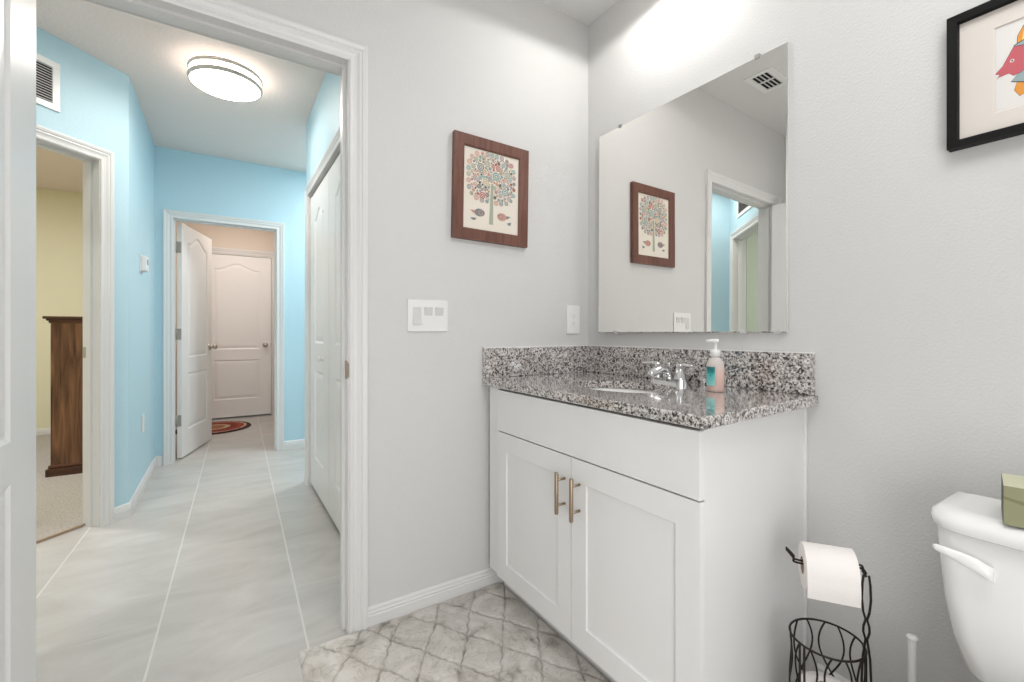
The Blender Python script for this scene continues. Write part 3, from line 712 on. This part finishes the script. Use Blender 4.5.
blob(b, [(-0.100, -0.122), (-0.072, -0.120), (-0.078, -0.130), (-0.092, -0.130)][::-1], 5); blob(b, [(0.076, -0.122), (0.098, -0.114), (0.096, -0.128), (0.086, -0.130)][::-1], 5)
b.build('print', p1, recalc=False)

p2 = empty('framed_picture', (-0.001, -1.482, 1.677), -PI/2, 'black framed picture of a pink fish above the toilet', 'picture')
b = MB('blackframe'); frame_mesh(b, 0.350, 0.318, 0.020, 0.028, lip=0.010); b.build('frame', p2)
b = MB('mat_board'); yb = -0.014
def holed(b, y, W, Hh, w2, h2):
    o = [b.bm.verts.new((sx*W/2, y, sz*Hh/2)) for sx, sz in ((-1, -1), (1, -1), (1, 1), (-1, 1))]; i_ = [b.bm.verts.new((sx*w2/2, y, sz*h2/2)) for sx, sz in ((-1, -1), (1, -1), (1, 1), (-1, 1))]
    j_ = [b.bm.verts.new((sx*(w2/2-0.002), y+0.002, sz*(h2/2-0.002))) for sx, sz in ((-1, -1), (1, -1), (1, 1), (-1, 1))]
    for k in range(4):
        b.bm.faces.new((o[k], o[(k+1) % 4], i_[(k+1) % 4], i_[k])); b.bm.faces.new((i_[k], i_[(k+1) % 4], j_[(k+1) % 4], j_[k]))
holed(b, yb, 0.316, 0.284, 0.196, 0.196); b.build('mat_board', p2)
FN = ['fpink', 'fgrey', 'forange', 'fline', 'fyel', 'fteal', 'fish_paper']
b = MB('fish_paper', *FN); b.box((-0.150, -0.011, -0.135), (0.150, -0.004, 0.135), 0); yy[0] = -0.0112
sc = 0.001
def fish(pts, c, line=True):
    pts = [((-96+(x+96)*0.70)*sc, z*sc) for x, z in pts]
    ar = sum(pts[i][0]*pts[(i+1) % len(pts)][1]-pts[(i+1) % len(pts)][0]*pts[i][1] for i in range(len(pts)))
    if ar > 0: pass
    else: pts = pts[::-1]
    if line:
        cx = sum(p[0] for p in pts)/len(pts); cz = sum(p[1] for p in pts)/len(pts)
        blob(b, [(cx+(x-cx)*1.035, cz+(z-cz)*1.035) for x, z in pts], 4)
    blob(b, pts, c)
fish([(-48, 40), (-46, 62), (-34, 80), (-18, 84), (0, 82), (20, 76), (40, 60), (46, 42), (20, 44), (-20, 42)], 3)
fish([(-38, 46), (-34, 68), (-22, 76), (-24, 48)], 5, False); fish([(-8, 46), (-4, 74), (8, 72), (6, 46)], 5, False)
fish([(-48, -42), (-54, -58), (-42, -74), (-14, -66), (2, -44)], 3)
fish([(74, 20), (98, 52), (92, 8), (98, -34), (74, -8)], 3)
fish([(-54, 42), (-30, 48), (10, 46), (48, 32), (78, 10), (78, -4), (50, -28), (14, -44), (-30, -46), (-60, -36), (-20, 0)], 2)
fish([(-96, -8), (-80, 4), (-68, 22), (-56, 40), (-34, 36), (-10, 20), (-16, -6), (-40, -22), (-56, -24), (-66, -16), (-88, -18), (-92, -22), (-86, -12)], 1)
fish([(4, 42), (14, 41), (16, -36), (6, -38)], 6, False); fish([(32, 36), (40, 34), (42, -27), (34, -30)], 6, False)
disc(b, -0.070, 0.010, 0.0035, 7); disc(b, -0.070, 0.010, 0.0018, 4)
b.build('print', p2, recalc=False)

# ------------------------------------------------------------------ switches, outlets, vents
sw = empty('light_switch_plate', (-0.8375, -0.0005, 1.1405), 0, 'white triple rocker light switch beside the doorway', 'light switch')
b = MB('plastic'); b.box((-0.083, -0.006, -0.0615), (0.083, 0, 0.0615), bevel=0.002); b.build('plate', sw)
for i, x in enumerate((-0.046, 0.0, 0.046)):
    b = MB('plastic2'); up = i == 0
    yt, yb_ = (-0.0065, -0.0125) if up else (-0.0125, -0.0060)
    pr = [(yt, 0.033), (-0.0075 if up else -0.0058, 0.0), (yb_, -0.033), (-0.004, -0.033), (-0.003, 0.033)]
    lo = [b.bm.verts.new((x-0.0165, y, z)) for y, z in pr]; hi = [b.bm.verts.new((x+0.0165, y, z)) for y, z in pr]
    b.bm.faces.new(lo); b.bm.faces.new(hi[::-1])
    for k in range(5): b.bm.faces.new((lo[k], lo[(k+1) % 5], hi[(k+1) % 5], hi[k]))
    b.build('rocker', sw)
def outlet(loc, rz, label, w_=0.080, h_=0.135):
    o = empty('wall_outlet', loc, rz, label, 'outlet')
    b = MB('plastic'); b.box((-w_/2, -0.006, -h_/2), (w_/2, 0, h_/2), bevel=0.002); b.build('plate', o)
    b = MB('plastic', 'slot'); b.box((-0.0175, -0.008, -0.035), (0.0175, -0.004, 0.035), 0, bevel=0.001)
    for z in (0.019, -0.014):
        for x in (-0.006, 0.006): b.box((x-0.0011, -0.0082, z-0.004), (x+0.0011, -0.006, z+0.004), 1)
        b.box((-0.002, -0.0082, z-0.012), (0.002, -0.006, z-0.008), 1)
    b.box((-0.006, -0.0088, 0.0005), (0.006, -0.006, 0.004), 0); b.build('receptacle', o); return o
outlet((-0.0995, -0.0005, 1.137), 0, 'white outlet beside the mirror, above the granite side splash')
outlet((-1.9795, 2.30, 0.455), PI/2, 'white outlet low on the blue hall wall', 0.075, 0.120)
t = empty('thermostat', (-1.9795, 2.24, 1.54), PI/2, 'small white thermostat box on the blue hall wall', 'thermostat')
b = MB('plastic'); b.box((-0.062, -0.006, -0.058), (0.062, 0, 0.058), bevel=0.002); b.build('backplate', t)
b = MB('plastic'); b.box((-0.052, -0.034, -0.050), (0.052, -0.006, 0.050), bevel=0.004); b.build('case', t)
b = MB('slot'); b.box((-0.030, -0.0346, -0.005), (0.030, -0.033, 0.030)); b.build('screen', t)
# louvred air grilles high on the two slanted walls
def grille(loc, rz, label):
    g = empty('air_grille', loc, rz, label, 'air vent')
    b = MB('plastic'); GW, GH = 0.408, 0.246
    for a, c in (((-GW/2, -0.008, -GH/2), (GW/2, 0, -GH/2+0.032)), ((-GW/2, -0.008, GH/2-0.032), (GW/2, 0, GH/2)), ((-GW/2, -0.008, -GH/2+0.032), (-GW/2+0.032, 0, GH/2-0.032)), ((GW/2-0.032, -0.008, -GH/2+0.032), (GW/2, 0, GH/2-0.032))): b.box(a, c, bevel=0.0012)
    b.build('frame', g)
    b = MB('black'); b.box((-GW/2+0.03, -0.002, -GH/2+0.03), (GW/2-0.03, -0.0005, GH/2-0.03)); b.build('duct', g)
    b = MB('trim')
    for i in range(14):
        z = -GH/2+0.038+i*0.0131
        b.box((-GW/2+0.03, -0.0065, -0.0006), (GW/2-0.03, 0.0065, 0.0006), mtx=Matrix.Translation((0, -0.0072, z)) @ Matrix.Rotation(math.radians(38), 4, 'X'))
    b.build('louvres', g)
gm = dp(0.545); grille((gm[0]+0.0005, gm[1]-0.0005, 2.327), math.radians(45), 'white louvred air grille on the blue wall above the yellow bedroom doorway')
gq = (DG1.x+0.46*0.7071, DG1.y-0.46*0.7071); grille((gq[0]+0.0005, gq[1]+0.0005, 2.327), math.radians(135), 'white louvred air grille seen in the mirror above a doorway')
# ceiling vent seen in the mirror
v = empty('ceiling_vent', (-1.235, -0.290, H), 0, 'white ceiling vent reflected at the top of the mirror', 'air vent')
b = MB('plastic'); VW, VH = 0.245, 0.150
for a, c in (((-VW/2, -VH/2, -0.008), (VW/2, -VH/2+0.026, 0)), ((-VW/2, VH/2-0.026, -0.008), (VW/2, VH/2, 0)), ((-VW/2, -VH/2+0.026, -0.008), (-VW/2+0.026, VH/2-0.026, 0)), ((VW/2-0.026, -VH/2+0.026, -0.008), (VW/2, VH/2-0.026, 0)), ((-0.005, -VH/2+0.026, -0.007), (0.005, VH/2-0.026, 0))): b.box(a, c, bevel=0.001)
b.build('frame', v)
b = MB('black'); b.box((-VW/2+0.024, -VH/2+0.024, -0.0012), (VW/2-0.024, VH/2-0.024, -0.0002)); b.build('duct', v)
b = MB('trim')
for i in range(5):
    y = -VH/2+0.030+i*0.0225
    b.box((-VW/2+0.024, -0.006, -0.0007), (VW/2-0.024, 0.006, 0.0007), mtx=Matrix.Translation((0, y, -0.0062)) @ Matrix.Rotation(math.radians(25), 4, 'X'))
b.build('louvres', v)

# ------------------------------------------------------------------ lamps
hl = empty('ceiling_light', (-1.4985, 1.430, H), 0, 'round flush ceiling light with two nickel bands in the hall', 'ceiling light')
b = MB('plastic'); b.lathe([(0, 0), (0.165, 0), (0.165, -0.010), (0, -0.010)], 64); b.build('pan', hl)
b = MB('hall_diffuser'); b.lathe([(0.170, -0.008), (0.174, -0.020), (0.174, -0.074), (0.166, -0.082), (0.12, -0.089), (0.06, -0.092), (0, -0.093)], 64); b.build('diffuser', hl)
for z in (-0.010, -0.060):
    b = MB('nickel_light'); b.lathe([(0.1745, z), (0.183, z), (0.1855, z-0.004), (0.1855, z-0.013), (0.182, z-0.022), (0.1745, z-0.022), (0.1745, z)], 72); b.build('band', hl)
for i in range(3):
    a = 2*PI*i/3+0.5; b = MB('nickel_light'); b.cyl((0.180*math.cos(a), 0.180*math.sin(a), -0.020), (0.180*math.cos(a), 0.180*math.sin(a), -0.072), 0.003, 8); b.build('post', hl)
area_light('hall_lamp_light', (-1.4985, 1.430, H-0.097), 0.30, 3.6, (1.0, 0.94, 0.88))
vl = empty('vanity_light', (0, -0.50, 2.510), 0, 'bar light with frosted shade mounted high above the mirror', 'wall light')
b = MB('nickel'); b.box((-0.022, -0.11, -0.028), (-0.001, 0.11, 0.050), bevel=0.004); b.box((-0.20, -0.015, 0.002), (-0.02, 0.015, 0.024), bevel=0.003); b.build('backplate', vl)
b = MB('vanity_shade'); b.tube([(-0.225, -0.125, 0.0), (-0.225, -0.12, 0.0), (-0.225, 0.12, 0.0), (-0.225, 0.125, 0.0)], [0.022, 0.028, 0.028, 0.022], 24); b.build('lamp_shade', vl)
pd = bpy.data.lights.new('vanity_lamp_light', 'SPOT'); pd.energy = 5.6; pd.spot_size = math.radians(178); pd.spot_blend = 0.12; pd.color = (1.0, 0.985, 0.965); pd.shadow_soft_size = 0.03
po = bpy.data.objects.new('vanity_lamp_light', pd); po.location = (-0.215, -0.52, 2.440); COL.objects.link(po)

# ------------------------------------------------------------------ soap, toilet, paper stand
so = empty('soap_dispenser', (-0.172, -0.790, CT), math.radians(-20), 'clear pump bottle of coral hand soap on the granite counter', 'soap dispenser')
bp_ = [(0.027, 0.0), (0.0295, 0.003), (0.030, 0.010), (0.0308, 0.05), (0.0305, 0.078), (0.0280, 0.094), (0.021, 0.105), (0.0130, 0.110), (0.0125, 0.114)]
b = MB('clear'); b.lathe([(0, 0.0)]+bp_+[(0, 0.114)], 40, sx=0.78, sy=1.0); b.build('bottle', so)
b = MB('soap'); b.lathe([(0, 0.0015), (0.026, 0.0015), (0.0284, 0.004), (0.0288, 0.010), (0.0295, 0.050), (0.0293, 0.070), (0, 0.070)], 40, sx=0.77, sy=0.99); b.build('liquid', so)
b = MB('label'); rows = []
for z in (0.020, 0.050, 0.080):
    rows.append([(0.0306*0.80*math.cos(a), 0.0306*1.02*math.sin(a), z) for a in [math.radians(120+104*i/16) for i in range(17)]])
b.grid(rows); b.build('label', so)
b = MB('plastic'); b.lathe([(0, 0.112), (0.0150, 0.112), (0.0150, 0.130), (0.012, 0.134), (0.006, 0.135), (0.0055, 0.138), (0.0050, 0.156), (0.009, 0.158), (0.0105, 0.165), (0.006, 0.168), (0, 0.168)], 24)
b.tube([(0.009, -0.002, 0.1635), (-0.008, 0.002, 0.1635), (-0.028, 0.007, 0.1630)], [0.006, 0.0055, 0.0042], 14); b.build('pump', so)

TY = -1.565
to_ = empty('toilet', (0, TY, 0), 0, 'white two-piece toilet with side flush lever against the right wall', 'toilet')
def rrect(x0, x1, hw, r, n=6, fr=None):
    """outline from the wall (x1) to the front (x0), half width hw, rounded front corners r"""
    r2 = 0.012; pts = []
    for cx, cy, rr, a0 in ((x1-r2, hw-r2, r2, 0), (x0+r, hw-r, r, 90), (x0+r, -hw+r, r, 180), (x1-r2, -hw+r2, r2, 270)):
        for i in range(n+1): a = math.radians(a0+90*i/n); pts.append((cx+rr*math.cos(a), cy+rr*math.sin(a)))
    return pts
def loft(b, secs, mi=0):
    rows = [[(x, y, z) for x, y in o] for o, z in secs]
    V = b.grid(rows, mi, True, True); b.bm.faces.new(V[0][::-1]); b.bm.faces.new(V[-1])
b = MB('porcelain'); loft(b, [(rrect(-0.165, -0.012, 0.178, 0.05), 0.318), (rrect(-0.180, -0.012, 0.203, 0.05), 0.350), (rrect(-0.190, -0.012, 0.221, 0.045), 0.42), (rrect(-0.198, -0.012, 0.231, 0.04), 0.50), (rrect(-0.204, -0.012, 0.238, 0.04), 0.60), (rrect(-0.206, -0.012, 0.240, 0.04), 0.652)]); b.build('tank', to_)
b = MB('porcelain'); loft(b, [(rrect(-0.213, -0.010, 0.243, 0.055), 0.6525), (rrect(-0.222, -0.007, 0.250, 0.060), 0.657), (rrect(-0.224, -0.006, 0.252, 0.062), 0.674), (rrect(-0.220, -0.008, 0.249, 0.060), 0.685), (rrect(-0.208, -0.014, 0.238, 0.055), 0.693), (rrect(-0.185, -0.03, 0.215, 0.05), 0.696)]); b.build('tank_lid', to_)
b = MB('porcelain'); lp = [(-0.204, 0.146, 0.586, 0.010, 0.013), (-0.210, 0.147, 0.588, 0.010, 0.0145), (-0.2165, 0.152, 0.592, 0.008, 0.0145), (-0.221, 0.168, 0.6005, 0.0065, 0.0150), (-0.224, 0.190, 0.6075, 0.0055, 0.0120), (-0.226, 0.212, 0.6130, 0.0055, 0.0090), (-0.226, 0.228, 0.6155, 0.005, 0.0075), (-0.225, 0.234, 0.6165, 0.003, 0.004)]
rows = [[(x+rx_*math.cos(2*PI*k/16), y, z+rz_*math.sin(2*PI*k/16)) for k in range(16)] for x, y, z, rx_, rz_ in lp]
V = b.grid(rows, 0, True, True); b.bm.faces.new(V[0]); b.bm.faces.new(V[-1]); b.build('flush_lever', to_)
def oval(cx, ax, ay, n=40): return [(cx+ax*math.cos(2*PI*i/n)*(1.0 if math.cos(2*PI*i/n) < 0 else 0.86), ay*math.sin(2*PI*i/n)) for i in range(n)]
b = MB('porcelain'); loft(b, [(oval(-0.36, 0.21, 0.11), 0.0), (oval(-0.36, 0.205, 0.105), 0.04), (oval(-0.37, 0.19, 0.10), 0.14), (oval(-0.42, 0.22, 0.14), 0.23), (oval(-0.45, 0.25, 0.175), 0.31), (oval(-0.45, 0.252, 0.180), 0.352)]); b.box((-0.28, -0.10, 0.10), (-0.03, 0.10, 0.319), bevel=0.03, seg=3); b.build('bowl', to_)
b = MB('plastic'); loft(b, [(oval(-0.455, 0.248, 0.180), 0.354), (oval(-0.455, 0.252, 0.184), 0.361), (oval(-0.455, 0.248, 0.180), 0.370)]); b.build('seat', to_)
b = MB('plastic'); loft(b, [(oval(-0.455, 0.248, 0.182), 0.372), (oval(-0.455, 0.250, 0.184), 0.380), (oval(-0.45, 0.20, 0.15), 0.389)]); b.build('seat_lid', to_)

tb = empty('tissue_box', (-0.140, -1.535, 0.697), math.radians(-90+11), 'olive green tissue box on the toilet tank lid', 'tissue box')
b = MB('tissue_front', 'tissue_top', 'tissue_dark'); b.box((-0.115, -0.057, 0), (0.115, 0.057, 0.077), 0, bevel=0.0015)
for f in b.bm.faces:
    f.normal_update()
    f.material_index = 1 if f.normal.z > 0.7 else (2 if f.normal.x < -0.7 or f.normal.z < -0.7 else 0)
b.build('carton', tb)
b = MB('tissue_dark'); b.prism([(0.06*math.cos(2*PI*i/24), 0.022*math.sin(2*PI*i/24)) for i in range(24)], 0.0772, 0.0778); b.build('slot', tb)

# wire stand for toilet paper
AX = Vector((0.57, -0.822, 0)).normalized()                 # roll axis, left end to right end
BC = Vector((-0.245, -1.137, 0)); BR_ = 0.078; ZR = 0.312
st = empty('toilet_paper_stand', (BC.x, BC.y, 0), 0, 'dark bronze wire stand with a spare roll basket beside the vanity', 'toilet paper stand')
WR = 0.0026
def cpt(a, z, r=BR_): return (r*math.cos(a), r*math.sin(a), z)
b = MB('wire'); b.tube([cpt(2*PI*i/48, ZR) for i in range(48)], WR, 8, closed=True); b.build('basket_rim', st)
b = MB('wire'); b.tube([cpt(2*PI*i/48, 0.006) for i in range(48)], WR, 8, closed=True); b.tube([(-BR_, 0, 0.006), (BR_, 0, 0.006)], WR, 8); b.tube([(0, -BR_, 0.006), (0, BR_, 0.006)], WR, 8); b.build('basket_base', st)
b = MB('wire')
NS = 7
for i in range(NS):
    a0 = 2*PI*i/NS+0.25; dlt = 2*PI/NS*0.42
    for s in (1, -1):
        pts = []
        for k in range(33):
            t_ = k/32; ang = a0+s*dlt*math.sin(PI*2*t_+0.5)*0.95; pts.append(cpt(ang, ZR-(ZR-0.006)*t_))
        b.tube(pts, WR*0.85, 7)
b.build('basket_wires', st)
al = math.atan2(0.5, -0.8)+0.25
b = MB('wire')
for da in (-0.06, 0.10): b.tube([cpt(al+da, ZR), cpt(al+da, 0.006)], WR, 8)
b.build('side_wires', st)
pr_ = Vector((BR_*0.30, -BR_*0.954, 0)); pl = Vector((0.3, -0.95, 0)).normalized(); side = Vector((-0.37, 0.93, 0))
def pw(off, z, out=0.0): q = pr_+side*off+pl*out; return (q.x, q.y, z)
ZT = 0.503
b = MB('wire')
zs = [0.006, 0.08, 0.16, 0.24, 0.30, 0.345, 0.352, 0.362, 0.375, 0.385, 0.392, 0.41, 0.44, 0.475, 0.497]
of = [0.010, 0.012, 0.010, 0.009, 0.007, 0.0015, 0.0035, 0.0060, 0.0055, 0.003, 0.0015, 0.006, 0.0085, 0.0075, 0.005]
for s in (1, -1): b.tube([pw(s*o_, z_) for z_, o_ in zip(zs, of)], WR, 8)
b.build('post', st)
RC = Vector((-0.258, -1.1445, 0.504))                       # centre of the roll
loc = lambda P: (P.x-BC.x, P.y-BC.y, P.z)
La = RC-AX*0.084; Ra = RC+AX*0.062; tp_ = Vector((BC.x+pr_.x, BC.y+pr_.y, ZT-0.006))
b = MB('wire')
for s in (1, -1):
    q = Vector((0, 0, 0.0035*s)); dn = Vector((0, 0, -0.004))
    pts = [tp_+q, tp_+Vector((0, 0, 0.010))-AX*0.006+q, Ra+Vector((0, 0, 0.008))+q, RC+dn+q, RC-AX*0.066+dn+q, La+AX*0.012+Vector((0, 0, 0.006))+q, La-AX*0.004+Vector((0, 0, 0.024))+q*0.6]
    # smooth the arm
    fine = []
    for i in range(len(pts)-1):
        p0_, p1_, p2_, p3_ = pts[max(0, i-1)], pts[i], pts[i+1], pts[min(len(pts)-1, i+2)]
        for k in range(8):
            t_ = k/8; fine.append(0.5*((2*p1_)+(p2_-p0_)*t_+(2*p0_-5*p1_+4*p2_-p3_)*t_*t_+(3*p1_-p0_-3*p2_+p3_)*t_**3))
    fine.append(pts[-1]); b.tube([loc(p) for p in fine], WR, 8)
b.build('arm', st)
def roll(name, loc_, rot, label, tail):
    o = empty(name, loc_, 0, label, 'toilet paper'); o.rotation_euler = rot
    R0, R1, L = 0.0205, 0.056, 0.045
    b = MB('paper'); b.lathe([(R0, -L), (R1-0.002, -L), (R1, -L+0.002), (R1, L-0.002), (R1-0.002, L), (R0, L), (R0, -L)], 48); b.build('paper_roll', o)
    b = MB('card'); b.lathe([(R0-0.0002, -L), (R0-0.0002, L), (R0-0.0015, L), (R0-0.0015, -L), (R0-0.0002, -L)], 32); b.build('core', o)
    return o
# roll on the arm: its axis is local z
ang = math.atan2(AX.y, AX.x)
rl = empty('toilet_paper_roll', RC, ang, 'white toilet paper roll hanging on the wire stand with loose sheet', 'toilet paper')
mz = Matrix.Rotation(PI/2, 4, 'Y'); R0, R1, L = 0.0205, 0.055, 0.053; dz = Matrix.Translation((0, 0, -0.012))
b = MB('paper'); b.lathe([(R0, -L), (R1-0.002, -L), (R1, -L+0.002), (R1, L-0.002), (R1-0.002, L), (R0, L), (R0, -L)], 48, mtx=dz @ mz); b.build('paper_roll', rl)
b = MB('card'); b.lathe([(R0-0.0002, -L), (R0-0.0002, L), (R0-0.0015, L), (R0-0.0015, -L), (R0-0.0002, -L)], 32, mtx=dz @ mz); b.build('core', rl)
# loose sheet: over the top and down the side nearest the room (local -y side after rotation)
b = MB('paper'); rows = []
path = []
for i in range(13):
    a = math.radians(60+120*i/12); path.append((R1*1.012*math.cos(a), R1*1.012*math.sin(a)))
for i in range(1, 8): path.append((-R1*1.012-0.002*math.sin(i*0.5), -0.0075*i))
sgn = 1.0
for xx in (-0.0525, -0.026, 0.0, 0.026, 0.0525):
    rows.append([(xx, sgn*py, pz-0.012) for py, pz in path])
b.grid(rows); ls = b.build('loose_sheet', rl)
sr = roll('toilet_paper_roll', (BC.x, BC.y, 0.010+0.0452), (0, 0, 0), 'spare white toilet paper roll at the bottom of the wire basket', False)
sr2 = roll('toilet_paper_roll', (BC.x, BC.y, 0.010+0.0452*3+0.0006), (0, 0, 0), 'spare white toilet paper roll topmost inside the wire basket', False)

# toilet brush with its canister
br = empty('toilet_brush', (-0.100, -1.262, 0), 0, 'white toilet brush with plain round handle beside the toilet', 'toilet brush')
b = MB('plastic'); b.lathe([(0, 0.004), (0.045, 0.004), (0.047, 0.0), (0.050, 0.002), (0.052, 0.12), (0.049, 0.135), (0.046, 0.135), (0.045, 0.02), (0, 0.02)], 32); b.build('canister', br)
b = MB('plastic'); b.lathe([(0.0, 0.03), (0.020, 0.03), (0.026, 0.06), (0.020, 0.10), (0.012, 0.125), (0.0085, 0.15), (0.0085, 0.322), (0.0090, 0.328), (0.0112, 0.332), (0.0112, 0.335), (0.0095, 0.338), (0, 0.338)], 24); b.build('handle', br)

# ------------------------------------------------------------------ rug with tufted diamond grooves
RX0, RX1, RY0, RY1 = -1.300, -0.512, -1.35, -0.004
rg = MB('rug'); nx, ny = 200, 330
def rug_h(x, y):
    h_ = 0.013
    wob = 0.005*math.sin(23*x+9*y)+0.004*math.sin(31*y-17*x+1.3)+0.002*math.sin(140*x+60*y)+0.002*math.sin(170*y-70*x)
    for s, ph in ((-0.66, -0.783), (0.63, -0.938)):
        q = (x+s*y+wob-ph)/0.152; dd = abs(q-round(q))*0.152
        h_ -= 0.0050*math.exp(-(dd/0.0042)**2)+0.0012*math.exp(-(dd/0.016)**2)
    e = min(x-RX0, RX1-x, y-RY0, RY1-y)
    if e < 0.018: h_ *= math.sqrt(max(0.0, 1-(1-e/0.018)**2))*0.97+0.03
    return max(h_, 0.0006)
rows = []
rx = lambda i: RX0+(RX1-RX0)*i/nx
for j in range(ny+1):
    y = RY0+(RY1-RY0)*j/ny
    rows.append([(rx(i), y, rug_h(rx(i), y)) for i in range(nx+1)])
rg.grid(rows)
rug = rg.build('bath_rug')
ca = rug.data.color_attributes.new('groove_shade', 'FLOAT_COLOR', 'POINT')
for i, vv in enumerate(rug.data.vertices):
    x, y = vv.co.x, vv.co.y; wob = 0.005*math.sin(23*x+9*y)+0.004*math.sin(31*y-17*x+1.3)+0.002*math.sin(140*x+60*y)+0.002*math.sin(170*y-70*x); g_ = 0.0
    for s_, ph in ((-0.66, -0.783), (0.63, -0.938)):
        q = (x+s_*y+wob-ph)/0.152; g_ = max(g_, math.exp(-(abs(q-round(q))*0.152/0.0030)**2))
    ca.data[i].color = (g_, g_, g_, 1)
tag(rug, 'grey marbled bath rug with diamond tufting in front of the vanity', 'rug')

# ------------------------------------------------------------------ beyond the doorways
dr_ = empty('dresser', (-2.100, 2.972, 0.012), 0, 'tall brown wooden dresser seen through the bedroom doorway', 'dresser')
b = MB('dresser'); b.box((-0.490, 0.004, 0.06), (-0.002, 0.95, 1.150), bevel=0.003); b.build('body', dr_)
b = MB('dresser_dark'); b.box((-0.515, -0.012, 0.0), (-0.002, 0.966, 0.055), bevel=0.004); b.box((-0.503, -0.004, 0.055), (-0.002, 0.958, 0.082), bevel=0.008); b.build('plinth', dr_)
b = MB('dresser_dark'); b.box((-0.500, -0.002, 1.135), (-0.002, 0.956, 1.155), bevel=0.005); b.box((-0.512, -0.010, 1.152), (-0.002, 0.964, 1.168), bevel=0.005); b.box((-0.528, -0.018, 1.166), (-0.002, 0.972, 1.186), bevel=0.004); b.build('top', dr_)
for i in range(4):
    z0 = 0.10+i*0.258
    b = MB('dresser'); b.box((-0.494, 0.04, z0), (-0.484, 0.914, z0+0.240), bevel=0.004); dd_ = b.build('drawer', dr_)
dm = MB('doormat'); dm.lathe([(0, 0.010), (0.9, 0.010), (0.985, 0.008), (1.0, 0.0), (0, 0.0)], 64, sx=0.362, sy=0.385)
dmo = dm.build('doormat'); dmo.location = (-1.605, 4.42, 0.0005); tag(dmo, 'oval dark red doormat on the tile before the back door', 'doormat')
